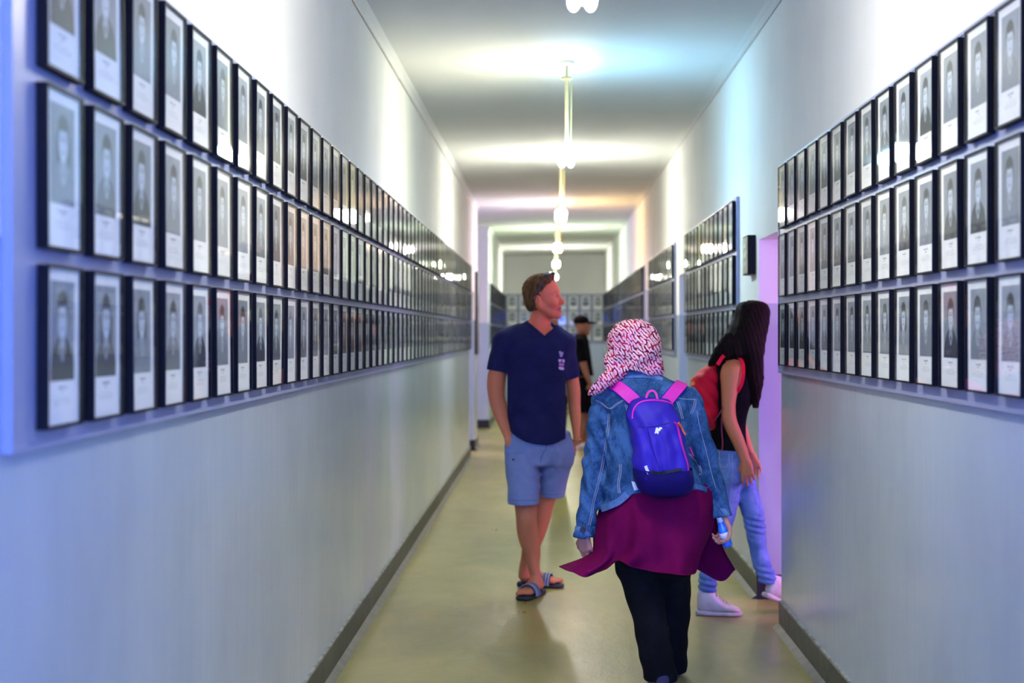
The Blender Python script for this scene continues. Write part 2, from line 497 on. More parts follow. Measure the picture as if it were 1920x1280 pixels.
for k in range(54):
    for r in range(3):
        look = LEFT_LOOK[r][k] if k < 12 else random.choice(KEYS)
        y = 2.62 + PITCH * k + FW / 2
        if k < 40:
            lab = '%s, left wall %s row, %s from near end' % (LOOKS[look][3], ROWN[r], ORD[k])
            g = 'portraits in the %s row of the left wall' % ROWN[r]
        else:
            lab = 'narrow-looking black-framed portrait, left wall %s row, %s from the far end' % (ROWN[r], ORD[53 - k])
            g = 'portraits at the far end of the left wall %s row' % ROWN[r]
        portrait((XL + .0197, y, LROW[r]), math.radians(90), look, lab, g, random.uniform(.35, 1))
for k in range(14):
    for r in range(3):
        look = RIGHT_LOOK[r][k]
        y = 3.716 + PITCH * (k - 1) + FW / 2
        lab = '%s, right wall before doorway, %s row, %s from near end' % (LOOKS[look][3], ROWN[r], ORD[k])
        portrait((XR - .0197, y, RROW[r]), math.radians(-90), look, lab, 'portraits on the right wall before the doorway, %s row' % ROWN[r], random.uniform(.35, 1))
for (ya, nm) in ((8.90, 'first'), (13.32, 'second')):
    for k in range(12):
        for r in range(3):
            look = random.choice(KEYS)
            lab = 'black-framed portrait past the %s doorway on the right, %s row, %s from near end' % (nm, ROWN[r], ORD[k])
            portrait((XR - .0197, ya + PITCH * k + FW / 2, RROW[r]), math.radians(-90), look, lab,
                     'portraits past the %s doorway on the right wall, %s row' % (nm, ROWN[r]), random.uniform(.35, 1))
for k in range(8):
    for r in range(3):
        portrait((-.84 + k * .267 + .03, YE - .0197, LROW[r] + .02), 0, random.choice(KEYS),
                 'small blurred portrait on the far end wall, %s row, %s from the left' % (ROWN[r], ORD[k]), 'portraits on the far end wall, %s row' % ROWN[r], random.uniform(.35, 1))
# the rest, beyond 300: one object per board
PGREY = simple('portrait_print_far', srgb(120, 126, 138), .6, scale=16, col2=srgb(60, 62, 70))
def far_frames(name, x, sgn, y0, n, rows, label):
    mb = MB()
    for k in range(n):
        for zc_ in rows:
            y = y0 + PITCH * k
            a, b_ = sorted((x, x + sgn * FD)); h = FH / 2
            mb.box(a, b_, y, y + FW, zc_ + h - FB, zc_ + h, 0).box(a, b_, y, y + FW, zc_ - h, zc_ - h + FB, 0)
            mb.box(a, b_, y, y + FB, zc_ - h, zc_ + h, 0).box(a, b_, y + FW - FB, y + FW, zc_ - h, zc_ + h, 0)
            a, b_ = sorted((x, x + sgn * .014)); mb.box(a, b_, y + FB, y + FW - FB, zc_ - h + FB, zc_ + h - FB, 1)
            a, b_ = sorted((x + sgn * .014, x + sgn * .0146)); mb.box(a, b_, y + .034, y + FW - .034, zc_ - .065, zc_ + .125, 2)
            a, b_ = sorted((x + sgn * .018, x + sgn * .0195)); mb.box(a, b_, y + FB, y + FW - FB, zc_ - h + FB, zc_ + h - FB, 3)
    return tag(mb.build(name, [FRAMEM, SHEET_PLAIN, PGREY, GLASS]), label, 'picture frames', kind='stuff')
SHEET_PLAIN = simple('mat_card_far', srgb(232, 231, 228), .8, var=.02)
far_frames('distant_portrait_frames', XR - .0197, -1, 17.68, 21, RROW, 'distant rows of framed portraits past the third doorway on the right')
far_frames('distant_portrait_frames', XR - .0197, -1, 23.78, 25, RROW, 'most distant rows of framed portraits on the right wall by the end wall')
far_frames('distant_portrait_frames', XL + .0197, 1, 22.9, 28, LROW, 'distant rows of framed portraits on the left wall beyond the stair opening')

# plaque beside the first doorway, dark frame seen edge-on on the left wall
def plaque(x, sgn, y, w, z0, z1, d, face, label, cat='plaque', lines=True):
    root = empty('wall_plaque', (x + sgn * .0015, y + w / 2, (z0 + z1) / 2), label=label, cat=cat)
    h = (z1 - z0) / 2; mb = MB()
    a, b_ = sorted((0, sgn * d)); mb.box(a, b_, -w/2, w/2, -h, h); mb.build('plaque_body', FRAMEM, root)
    a, b_ = sorted((sgn * d, sgn * (d + .002))); mb = MB(); mb.box(a, b_, -w/2 + .008, w/2 - .008, -h + .008, h - .008); mb.build('plaque_face', face, root)
    if lines:
        for i in range(3):
            mb = MB(); a, b_ = sorted((sgn * (d + .002), sgn * (d + .004))); zz = h * .45 - i * h * .45
            mb.box(a, b_, -w * .32, w * .32, zz - .012, zz + .012); mb.build('text_strip', TXT, root)
    return root
TXT = simple('plaque_text_strip', srgb(176, 184, 172), .5)
PLQ = simple('plaque_face_taupe', srgb(196, 184, 156), .95, scale=14, spec=.0)
plaque(XR, -1, 8.16, .21, 1.84, 2.065, .045, PLQ, 'small taupe plaque with black sides right of the boards by the first doorway')
plaque(XL, 1, 18.4, .5, 1.23, 2.3, .03, PGREY, 'tall dark panel on the short left wall piece between the two far openings', 'panel', False)

# ------------------------------------------------------------------ ceiling lamps
HOUSE = simple('lamp_white_enamel', srgb(232, 228, 205), .35, var=.03)
ROD = simple('lamp_rod_cream', srgb(216, 205, 150), .4, var=.05)
def emis(name, col, s):
    m, nt, b = new_mat(name); b.inputs['Base Color'].default_value = (.8, .8, .8, 1)
    b.inputs['Emission Color'].default_value = (*col, 1); b.inputs['Emission Strength'].default_value = s
    return m
LORD = ['behind the photographer, out of view', 'at the top edge of the photo, nearest in view', 'second in view, on a long cream rod',
        'third in view along the ceiling', 'fourth in view along the ceiling', 'fifth in view, small and far', 'last in the row by the end wall']
for i, y in enumerate(TUBE_Y):
    xc = .11; cz = ceil_z(xc); zl = 1.5 + 1.10
    root = empty('pendant_tube_lamp', (xc, y, cz), label='glowing twin-tube pendant lamp, ' + LORD[i], cat='lamp', group='pendant lamps along the corridor ceiling')
    mb = MB()                                            # ceiling rose and second collar on the rod
    mb.tube([(0, 0, 0), (0, 0, -.018)], .045, 20).tube([(0, 0, -.018), (0, 0, -.03)], [.045, .022], 20)
    mb.build('ceiling_rose', HOUSE, root, smooth=False)
    top = zl - cz
    mb = MB(); mb.tube([(0, 0, -.03), (0, 0, -.10)], .008, 10).tube([(0, 0, -.10), (0, 0, -.115)], .034, 16).tube([(0, 0, -.115), (0, 0, top + .07)], .0125, 12)
    mb.tube([(.03, .03, -.13), (.026, .03, top + .10)], .004, 8)
    mb.build('suspension_rod', ROD, root)
    mb = MB(); L = .30                                    # gutter housing with a central spine
    mb.prism([(-.014, top + .066), (.014, top + .066), (.020, top + .053), (-.020, top + .053)], 1, -L + .01, L - .01)
    mb.box(-.003, .003, -L + .01, L - .01, top - .004, top + .125)
    mb.tube([(0, 0, top + .064), (0, 0, top + .11)], [.022, .014], 14)
    mb.build('lamp_housing', HOUSE, root)
    for s in (-1, 1):
        mb = MB(); k = 20                                 # opal tube cover, taller than wide
        sec = [(s * .0285 + .0245 * math.cos(2 * math.pi * j / k), top + .016 + .038 * math.sin(2 * math.pi * j / k)) for j in range(k)]
        mb.prism(sec, 1, -L, L)
        mb.build('tube_cover', emis('tube_glow', TUBES[i][0 if s < 0 else 1], TUBE_POWER * (1.0 if i < 3 else 1.3)), root)

# ================================================================== volume modelling kit (signed distance fields -> mesh)
def nets(F, lo, h):
    """naive surface nets: one continuous quad surface at F = 0"""
    S = F < 0
    def corner(A, i, j, k):
        nx, ny, nz = A.shape
        return A[i:nx - 1 + i, j:ny - 1 + j, k:nz - 1 + k]
    cnt = np.zeros(tuple(n - 1 for n in F.shape), np.int8)
    for i in (0, 1):
        for j in (0, 1):
            for k in (0, 1): cnt += corner(S, i, j, k)
    I = np.nonzero((cnt > 0) & (cnt < 8))
    n = len(I[0])
    idx = np.full(cnt.shape, -1, np.int32); idx[I] = np.arange(n)
    pos = np.zeros((n, 3)); w = np.zeros(n)
    C = [(i, j, k) for i in (0, 1) for j in (0, 1) for k in (0, 1)]
    val = {c: F[I[0] + c[0], I[1] + c[1], I[2] + c[2]] for c in C}
    for c in C:
        for ax in range(3):
            if c[ax] == 0:
                d = list(c); d[ax] = 1; d = tuple(d)
                a, b = val[c], val[d]; m = (a < 0) != (b < 0)
                t = np.where(m, a / np.where(m, a - b, 1), 0)
                p = np.array(c, float)[None] + t[:, None] * np.eye(3)[ax][None]
                pos[m] += p[m]; w[m] += 1
    V = (np.stack(I, 1) + pos / w[:, None]) * h + np.array(lo)
    quads = []
    for ax in range(3):
        a1, a2 = [(1, 2), (2, 0), (0, 1)][ax]
        sl0 = [slice(None)] * 3; sl1 = [slice(None)] * 3
        sl0[ax] = slice(0, -1); sl1[ax] = slice(1, None)
        A, B = S[tuple(sl0)], S[tuple(sl1)]
        P = np.array(np.nonzero(A != B)).T
        ok = (P[:, a1] > 0) & (P[:, a2] > 0) & (P[:, a1] < F.shape[a1] - 1) & (P[:, a2] < F.shape[a2] - 1)
        P = P[ok]
        e1 = np.zeros(3, int); e1[a1] = 1; e2 = np.zeros(3, int); e2[a2] = 1
        g = lambda Q: idx[Q[:, 0], Q[:, 1], Q[:, 2]]
        q = np.stack([g(P - e1 - e2), g(P - e2), g(P), g(P - e1)], 1)
        flip = ~A[P[:, 0], P[:, 1], P[:, 2]]
        q[flip] = q[flip][:, ::-1]
        quads.append(q)
    Q = np.concatenate(quads); Q = Q[(Q >= 0).all(1)]
    return V, Q

def np_mesh(name, V, Q, mats, parent, col=None):
    me = bpy.data.meshes.new(name)
    me.vertices.add(len(V)); me.vertices.foreach_set('co', V.astype(np.float32).ravel())
    me.loops.add(len(Q) * 4); me.loops.foreach_set('vertex_index', Q.astype(np.int32).ravel())
    me.polygons.add(len(Q)); me.polygons.foreach_set('loop_start', np.arange(0, len(Q) * 4, 4, dtype=np.int32))
    me.polygons.foreach_set('loop_total', np.full(len(Q), 4, np.int32))
    me.polygons.foreach_set('use_smooth', np.ones(len(Q), bool))
    me.update(calc_edges=True); me.validate()
    for m in (mats if isinstance(mats, list) else [mats]): me.materials.append(m)
    if col is not None:
        a = me.color_attributes.new('paint', 'FLOAT_COLOR', 'POINT')
        a.data.foreach_set('color', np.concatenate([col, np.ones((len(col), 1))], 1).astype(np.float32).ravel())
    o = bpy.data.objects.new(name, me); COL.objects.link(o)
    if parent: o.parent = parent
    return o

def crom(t, ts, vs):
    """Catmull-Rom style interpolation of columns vs at sorted ts (monotone-ish, clamped)"""
    ts = np.asarray(ts, float); vs = np.asarray(vs, float)
    m = np.zeros_like(vs)
    d = np.diff(vs, axis=0) / np.diff(ts)[:, None]
    m[1:-1] = (d[1:] + d[:-1]) / 2; m[0] = d[0]; m[-1] = d[-1]
    same = (d[1:] * d[:-1]) <= 0
    mm = m[1:-1]; mm[same] = 0; m[1:-1] = mm
    tc = np.clip(t, ts[0], ts[-1]); i = np.clip(np.searchsorted(ts, tc, side='right') - 1, 0, len(ts) - 2)
    hh = (ts[i + 1] - ts[i]); s = ((tc - ts[i]) / hh)[..., None]; hh = hh[..., None]
    s2, s3 = s * s, s ** 3
    return (2*s3 - 3*s2 + 1) * vs[i] + (s3 - 2*s2 + s) * hh * m[i] + (-2*s3 + 3*s2) * vs[i + 1] + (s3 - s2) * hh * m[i + 1]

def smin(a, b, k):
    if k <= 0: return np.minimum(a, b)
    h = np.maximum(k - np.abs(a - b), 0) / k
    return np.minimum(a, b) - h * h * k * .25
def smax(a, b, k): return -smin(-a, -b, k)

class Vol:
    def __init__(s, lo, hi, h):
        s.h = h; s.lo = np.array(lo, float)
        n = np.ceil((np.array(hi) - s.lo) / h).astype(int) + 1
        s.n = n
        s.ax = [(s.lo[i] + h * np.arange(n[i])).astype(np.float32) for i in range(3)]
        s.F = np.full(tuple(n), .25, np.float32)
    def grid(s): return s.ax[0][:, None, None], s.ax[1][None, :, None], s.ax[2][None, None, :]
    def put(s, fn, lo, hi, k=.01, op='u'):
        m = k + 2 * s.h
        a = [int(np.clip(math.floor((lo[i] - m - s.lo[i]) / s.h), 0, s.n[i])) for i in range(3)]
        b = [int(np.clip(math.ceil((hi[i] + m - s.lo[i]) / s.h) + 1, 0, s.n[i])) for i in range(3)]
        if any(b[i] <= a[i] for i in range(3)): return s
        X = s.ax[0][a[0]:b[0], None, None]; Y = s.ax[1][None, a[1]:b[1], None]; Z = s.ax[2][None, None, a[2]:b[2]]
        d = fn(X, Y, Z).astype(np.float32)
        sl = (slice(a[0], b[0]), slice(a[1], b[1]), slice(a[2], b[2]))
        s.F[sl] = smin(s.F[sl], d, k) if op == 'u' else smax(s.F[sl], -d, k)
        return s
    def cap(s, a, b, ra, rb=None, k=.01, op='u'):
        rb = ra if rb is None else rb
        a = np.array(a, float); b = np.array(b, float); ab = b - a; L2 = max(float(ab @ ab), 1e-9)
        def fn(X, Y, Z):
            px, py, pz = X - a[0], Y - a[1], Z - a[2]
            t = np.clip((px * ab[0] + py * ab[1] + pz * ab[2]) / L2, 0, 1)
            return np.sqrt((px - t * ab[0])**2 + (py - t * ab[1])**2 + (pz - t * ab[2])**2) - (ra + (rb - ra) * t)
        r = max(ra, rb)
        return s.put(fn, np.minimum(a, b) - r, np.maximum(a, b) + r, k, op)
    def chain(s, pts, rs, k=.01, op='u'):
        for i in range(len(pts) - 1): s.cap(pts[i], pts[i + 1], rs[i], rs[i + 1], k, op)
        return s
    def ell(s, c, r, R=None, k=.01, op='u'):
        """ellipsoid; R: 3x3 whose COLUMNS are the local axes"""
        c = np.array(c, float); r = np.array(r, float); R = np.eye(3) if R is None else np.array(R)
        def fn(X, Y, Z):
            p = (X - c[0], Y - c[1], Z - c[2])
            q = [sum(R[j, i] * p[j] for j in range(3)) / r[i] for i in range(3)]
            n0 = np.sqrt(q[0]**2 + q[1]**2 + q[2]**2)
            n1 = np.sqrt((q[0]/r[0])**2 + (q[1]/r[1])**2 + (q[2]/r[2])**2)
            return n0 * (n0 - 1) / np.maximum(n1, 1e-6)
        m = max(r); return s.put(fn, c - m, c + m, k, op)
    def zl(s, rows, p=2.0, k=.02, ke=.02, op='u'):
        """vertical loft, rows (z, cx, cy, rx, ry[, yaw])"""
        rows = sorted([tuple(r) + (0,) * (6 - len(r)) for r in rows]); A = np.array(rows, float)
        zs, vs = A[:, 0], A[:, 1:]
        def fn(X, Y, Z):
            v = crom(Z.ravel().astype(float), zs, vs)
            cx, cy, rx, ry, yw = [v[:, i][None, None, :] for i in range(5)]
            dx, dy = X - cx, Y - cy
            c, sn = np.cos(yw), np.sin(yw)
            u, w = np.abs(dx * c + dy * sn) / rx, np.abs(-dx * sn + dy * c) / ry
            q = (u**p + w**p)**(1 / p)
            d = (q - 1) * np.minimum(rx, ry)
            return smax(d, np.maximum(Z - zs[-1], zs[0] - Z) + 0 * d, ke)
        mr = max(A[:, 3].max(), A[:, 4].max())
        return s.put(fn, [A[:, 1].min() - mr, A[:, 2].min() - mr, zs[0]], [A[:, 1].max() + mr, A[:, 2].max() + mr, zs[-1]], k, op)
    def hl(s, o, yaw, rows, p=2.5, k=.01, ke=.012, pitch=0, op='u'):
        """horizontal loft from origin o along heading yaw: rows (t, side, halfwidth, z0, z1)"""
        A = np.array(sorted(rows), float); ts, vs = A[:, 0], A[:, 1:]
        c, sn = math.cos(yaw), math.sin(yaw); cp, sp = math.cos(pitch), math.sin(pitch)
        def fn(X, Y, Z):
            px, py, pz = X - o[0], Y - o[1], Z - o[2]
            f0 = px * c + py * sn; sd = -px * sn + py * c
            f = f0 * cp + pz * sp; z = -f0 * sp + pz * cp + 0 * f0
            f, sd, z = np.broadcast_arrays(f, sd, z)
            fs = np.linspace(ts[0] - .05, ts[-1] + .05, 200); tab = crom(fs, ts, vs)
            g = lambda i: np.interp(f, fs, tab[:, i])
            hz = np.maximum((g(3) - g(2)) / 2, .002); hw = g(1)
            q = ((np.abs(sd - g(0)) / hw)**p + (np.abs(z - (g(3) + g(2)) / 2) / hz)**p)**(1 / p)
            return smax((q - 1) * np.minimum(hw, hz), np.maximum(f - ts[-1], ts[0] - f), ke)
        L = max(abs(ts[0]), abs(ts[-1])) + A[:, 2].max() + np.abs(A[:, 1]).max() + .03
        return s.put(fn, np.array(o) - [L, L, L], np.array(o) + [L, L, L], k, op)
    def cut(s, fn, k=0.0):
        X, Y, Z = s.grid(); s.F = smax(s.F, fn(X, Y, Z).astype(np.float32), k).astype(np.float32); return s
    def disp(s, fn):
        X, Y, Z = s.grid(); s.F = s.F + fn(X, Y, Z).astype(np.float32); return s
    def mesh(s): return nets(s.F, s.lo, s.h)

def face_paint(V, base): return np.tile(np.array(base), (len(V), 1))

def orth(d, n):
    d = Vector(d).normalized(); n = Vector(n); n = (n - d * n.dot(d)).normalized(); return d, n, d.cross(n)

def hand(vol, wrist, d, n, thumb_side=1, curl=(.35, .5, .4), sc=1.0, spread=.1, grip=1.0):
    """palm, four separate fingers and a thumb; d = finger direction, n = side the fingers curl to"""
    d, n, t = orth(d, n); t = t * thumb_side; W = Vector(wrist)
    offs = (.031, .0105, -.0105, -.029); lens = (.070, .078, .073, .058)
    knuck = []
    for i, o in enumerate(offs):
        K = W + d * ((.086 - .006 * abs(i - 1)) * sc) + t * (o * sc)
        knuck.append(K)
        vol.cap(W + d * .012 + t * (o * .55 * sc), K, .0125 * sc, .0105 * sc, k=.012)
    for i, K in enumerate(knuck):
        a = curl[0] * (1 + .12 * i); p = K; dirn = d + t * (spread * (1.5 - i) / 1.5)
        dirn.normalize(); L = lens[i] * sc * 1.12; r = (.0088, .0092, .0088, .0076)[i] * sc
        for j, f in enumerate((.46, .31, .23)):
            ang = sum(curl[:j + 1]) * (1 + .08 * i)
            v = dirn * math.cos(ang) + n * math.sin(ang)
            q = p + v * (L * f); vol.cap(p, q, r * (1 - .1 * j), r * (.92 - .1 * j), k=.004); p = q
    p = W + d * .022 * sc + t * .022 * sc
    v1 = (t * .75 + d * .75 + n * .25 * grip).normalized(); q = p + v1 * .042 * sc
    vol.cap(p, q, .014 * sc, .0115 * sc, k=.010)
    v2 = (t * .25 + d * .85 + n * .45 * grip).normalized(); q2 = q + v2 * .030 * sc; vol.cap(q, q2, .0112 * sc, .010 * sc, k=.004)
    v3 = (d * .8 + n * .6 * grip - t * .1).normalized(); vol.cap(q2, q2 + v3 * .024 * sc, .010 * sc, .008 * sc, k=.004)

class Head:
    """local axes: f forward, l left, u up; origin between the ears at eye level"""
    def __init__(s, o, yaw, pitch=0, roll=0, sc=1.0):
        s.o = Vector(o); s.sc = sc
        f = Vector((math.cos(yaw) * math.cos(pitch), math.sin(yaw) * math.cos(pitch), math.sin(pitch)))
        l = Vector((-math.sin(yaw), math.cos(yaw), 0)); u = f.cross(l)
        l2 = l * math.cos(roll) + u * math.sin(roll); u = f.cross(l2)
        s.f, s.l, s.u = f, l2, u
        s.R = np.array([[f.x, l2.x, u.x], [f.y, l2.y, u.y], [f.z, l2.z, u.z]])
    def p(s, a, b, c): return s.o + (s.f * a + s.l * b + s.u * c) * s.sc
    def local(s, V):
        return (np.asarray(V) - np.array(s.o)) @ s.R / s.sc
    def e(s, vol, c, r, k=.01, op='u', R=None):
        vol.ell(s.p(*c), np.array(r) * s.sc, s.R if R is None else s.R @ R, k * s.sc, op)
    def c(s, vol, a, b, ra, rb, k=.006, op='u'):
        vol.cap(s.p(*a), s.p(*b), ra * s.sc, rb * s.sc, k * s.sc, op)
    def build(s, vol, jaw=1.0, mouth=.0, nose=1.0):
        s.e(vol, (-.012, 0, .040), (.098, .075, .086))
        s.e(vol, (.030, 0, .010), (.066, .064, .085), .03)
        s.e(vol, (.036, 0, -.045), (.052, .052 * jaw, .062), .03)
        for q in (-1, 1):
            s.c(vol, (-.004, q * .058 * jaw, -.040), (.058, q * .026 * jaw, -.100), .020, .017, .02)
            s.e(vol, (.066, q * .038, -.034), (.024, .024, .022), .02)
            s.c(vol, (.084, q * .012, .022), (.070, q * .048, .022), .0085, .007, .012)
        s.c(vol, (.074, -.010, -.104), (.074, .010, -.104), .019, .019, .02)
        for q in (-1, 1): s.e(vol, (.092, q * .031, .002), (.017, .018, .012), .008, 's')
        for q in (-1, 1): s.e(vol, (.0735, q * .031, .001), (.0125, .0125, .0125), .002)
        for q in (-1, 1): s.c(vol, (.0845, q * .021, .0085), (.080, q * .043, .006), .0032, .003, .004)
        s.c(vol, (.088, 0, .008), (.108, 0, -.030), .0085, .0115 * nose, .012)
        s.e(vol, (.111, 0, -.034), (.0125, .012, .0105), .008)
        for q in (-1, 1): s.e(vol, (.100, q * .012, -.039), (.010, .0075, .0075), .005)
        for q in (-1, 1): s.e(vol, (.104, q * .006, -.047), (.004, .0035, .004), .002, 's')
        for q in (-1, 1):
            s.c(vol, (.0935, 0, -.065), (.082, q * .022, -.068 - mouth * .2), .0062, .0035, .006)
            s.c(vol, (.0905, 0, -.079 - mouth), (.080, q * .020, -.072 - mouth * .6), .0066, .0035, .006)
        s.e(vol, (.098, 0, -.0715 - mouth * .5), (.016, .019, .0016 + mouth * .55), .002, 's')
        for q in (-1, 1):
            a = math.radians(-14); R = np.array([[math.cos(a), 0, math.sin(a)], [0, 1, 0], [-math.sin(a), 0, math.cos(a)]])
            s.e(vol, (-.006, q * .076, -.012), (.018, .009, .031), .006, 'u', R)
            s.e(vol, (-.002, q * .086, -.008), (.010, .006, .019), .004, 's', R)
    def paint(s, V, col, lip=(.45, .10, .09), brow=(.16, .09, .05), iris=(.10, .16, .22), white=(.34, .30, .29)):
        L = s.local(V); x, y, z = L[:, 0], np.abs(L[:, 1]), L[:, 2]
        near = x > .04
        m = near & (((z + .072) / .013)**2 + (y / .026)**2 < 1) & (x > .078); col[m] = np.array(lip)
        m = near & (((z + .0715) / .003)**2 + (y / .018)**2 < 1); col[m] = (.12, .02, .02)
        m = near & (np.abs(z - .026 - (y - .03) * -.15) < .0042) & (y > .014) & (y < .050); col[m] = np.array(brow)
        d = np.sqrt((x - .0735)**2 + (y - .031)**2 + (z - .001)**2)
        eye = (d < .0142) & (x > .078) & (np.abs(z - .001) < .0058); col[eye] = np.array(white)
        m = eye & (((y - .031)**2 + (z - .001)**2) < .0052**2); col[m] = np.array(iris)
        return col

def skin_mat(name, col, tone=(1.0, .8, .75)):
    m, nt, b = new_mat(name)
    a = nt.nodes.new('ShaderNodeVertexColor'); a.layer_name = 'paint'
    n = noise(nt, coord(nt, 'Object'), 14, 4, .6)
    c = mixc(nt, n.step(.45, .75) * .4, a.outputs[0], col)
    nt.links.new(c, b.inputs['Base Color'])
    b.inputs['Roughness'].default_value = .55; b.inputs['Specular IOR Level'].default_value = .3
    b.inputs['Subsurface Weight'].default_value = .05
    b.inputs['Subsurface Radius'].default_value = (.012, .004, .002); b.inputs['Subsurface Scale'].default_value = .5
    bump(nt, b, noise(nt, coord(nt, 'Object'), 160, 2), .08, .002)
    return m

def fabric(name, c1, c2, rough=.85, scale=24, weave=900, bs=.25, sheen=.0):
    m, nt, b = new_mat(name)
    v = coord(nt, 'Object'); n = noise(nt, v, scale, 4, .6); w = noise(nt, v, weave, 1)
    nt.links.new(mixc(nt, n.step(.3, .7), c1, c2), b.inputs['Base Color'])
    b.inputs['Roughness'].default_value = rough; b.inputs['Sheen Weight'].default_value = sheen
    b.inputs['Specular IOR Level'].default_value = .14
    bump(nt, b, w * .2 + n, bs, .003); return m

def denim(name, hi, lo, contrast=1.0):
    m, nt, b = new_mat(name)
    v = coord(nt, 'Object'); n = noise(nt, v, 9, 5, .65, .4); n2 = noise(nt, coord(nt, 'Object', (1, 1, .25)), 220, 2)
    f = (n + (n2 - .5) * .30 * contrast).step(.36, .66)
    nt.links.new(mixc(nt, f, lo, hi), b.inputs['Base Color'])
    b.inputs['Roughness'].default_value = .9; b.inputs['Specular IOR Level'].default_value = .12
    bump(nt, b, n2 * .5 + n, .3, .003); return m

class Fig:
    """a figure measured against the photograph; px() turns a pixel at a real depth into a place"""
    def __init__(s, px0, Y0):
        s.Y0 = Y0; s.X0 = (px0 - VX) * Y0 / FP
        s.root = None
    def w(s, px, py, dy=0.0):
        Y = s.Y0 + dy
        return ((px - VX) * Y / FP - s.X0, dy, CAMZ + (VY - py) * Y / FP)
    def rows(s, rr, grow=0.0):
        """(py, cx_px, halfwidth_px, dy, half depth m) -> loft rows"""
        out = []
        for r in rr:
            py, cx, hw, dy, hd = r[:5]
            x, y, z = s.w(cx, py, dy); rx = hw * (s.Y0 + dy) / FP
            out.append((z, x, y, max(rx + grow, .006), max(hd + grow, .006)) + tuple(r[5:6]))
        return out
    def base(s, **k):
        s.root = empty('person', (s.X0, s.Y0, 0), **k); s.root['category'] = 'person'; return s.root
    def bvh(s, V, Q):
        return BVHTree.FromPolygons([tuple(v) for v in V], [tuple(q) for q in Q.tolist()])
    def hit(s, bv, px, py):
        o = Vector((-s.X0, -s.Y0, CAMZ)); d = Vector(((px - VX) / FP, 1, (VY - py) / FP)).normalized()
        l, n, i, dist = bv.ray_cast(o, d)
        if l is not None and n.dot(d) > 0: n = -n
        return l, n

def spline(pts, n=8):
    A = np.array(pts, float); t = np.arange(len(A)); tt = np.linspace(0, len(A) - 1, (len(A) - 1) * n + 1)
    return crom(tt, t, A)

def ribbon(name, pts, nrm, width, thick, mat, parent, lift=0.0):
    """strap with thickness running along pts, flat side along nrm"""
    V = []; F = []; k = len(pts); ww = width if isinstance(width, (list, tuple)) else [width] * k
    for i, (p, n) in enumerate(zip(pts, nrm)):
        p, n = Vector(p), Vector(n); t = (Vector(pts[min(i + 1, k - 1)]) - Vector(pts[max(i - 1, 0)])).normalized()
        sd = n.cross(t).normalized() * (ww[i] / 2); c = p + n * lift
        V += [c - sd, c + sd, c + sd * .96 + n * thick, c - sd * .96 + n * thick]
    for i in range(k - 1):
        a, b = i * 4, i * 4 + 4
        for j in range(4): F.append((a + j, a + (j + 1) % 4, b + (j + 1) % 4, b + j))
    F += [(3, 2, 1, 0), (k * 4 - 4, k * 4 - 3, k * 4 - 2, k * 4 - 1)]
    return mesh_obj(name, V, F, mat, parent, smooth=False)

def laid(fig, bv, name, pxs, width, thick, mat, parent, lift=.001, n=6, smoothn=2):
    P = spline(pxs, n); pts, nr = [], []
    for q in P:
        l, nn = fig.hit(bv, q[0], q[1])
        if l is None: continue
        pts.append(l); nr.append(nn)
    if len(pts) < 3: return None
    for _ in range(smoothn):
        nr = [(nr[max(i-1, 0)] + nr[i] + nr[min(i+1, len(nr)-1)]).normalized() for i in range(len(nr))]
        pts = [pts[0]] + [(pts[i-1] + pts[i] * 2 + pts[i+1]) / 4 for i in range(1, len(pts)-1)] + [pts[-1]]
    return ribbon(name, pts, nr, width, thick, mat, parent, lift)

def decal_poly(fig, bv, name, polys, mat, parent, thick=.0008, lift=.0006):
    """small printed/appliqued shapes laid on a surface; polys in pixels"""
    V = []; F = []
    for poly in polys:
        n0 = len(V); ok = []
        for q in poly:
            l, nn = fig.hit(bv, *q)
            if l is None: break
            ok.append((l, nn))
        if len(ok) != len(poly): continue
        k = len(ok)
        V += [l + nn * lift for l, nn in ok] + [l + nn * (lift + thick) for l, nn in ok]
        F.append(tuple(n0 + k + i for i in range(k))); F.append(tuple(n0 + i for i in reversed(range(k))))
        for i in range(k): j = (i + 1) % k; F.append((n0 + i, n0 + j, n0 + k + j, n0 + k + i))
    return mesh_obj(name, V, F, mat, parent) if V else None

def cloth(fig, name, ctrl, mat, parent, sub=7, thick=.003, fold=None):
    """sheet through a grid of control points (px, py, dy)"""
    A = np.array([[fig.w(*p) for p in col] for col in ctrl])       # columns x rows x 3
    nc, nr, _ = A.shape
    tc = np.linspace(0, nc - 1, (nc - 1) * sub + 1); tr = np.linspace(0, nr - 1, (nr - 1) * sub + 1)
    B = crom(tc, np.arange(nc), A.reshape(nc, -1)).reshape(len(tc), nr, 3)
    C = np.stack([crom(tr, np.arange(nr), B[i]) for i in range(len(tc))])
    if fold is not None:
        for i, u in enumerate(tc):
            for j, v in enumerate(tr): C[i, j, 1] += fold(u, v)
    du = np.gradient(C, axis=0); dv = np.gradient(C, axis=1); N = np.cross(du, dv); N /= np.linalg.norm(N, axis=2, keepdims=True) + 1e-9
    m, n = C.shape[:2]; V = np.concatenate([C.reshape(-1, 3), (C + N * thick).reshape(-1, 3)])
    F = []; o = m * n
    for i in range(m - 1):
        for j in range(n - 1):
            a, b, c, d = i*n+j, (i+1)*n+j, (i+1)*n+j+1, i*n+j+1
            F += [(a, d, c, b), (a+o, b+o, c+o, d+o)]
    for i in range(m - 1):
        for j in (0, n - 1): a, b = i*n+j, (i+1)*n+j; F.append((a, b, b+o, a+o))
    for j in range(n - 1):
        for i in (0, m - 1): a, b = i*n+j, i*n+j+1; F.append((a, a+o, b+o, b))
    return mesh_obj(name, V, F, mat, parent, smooth=True)

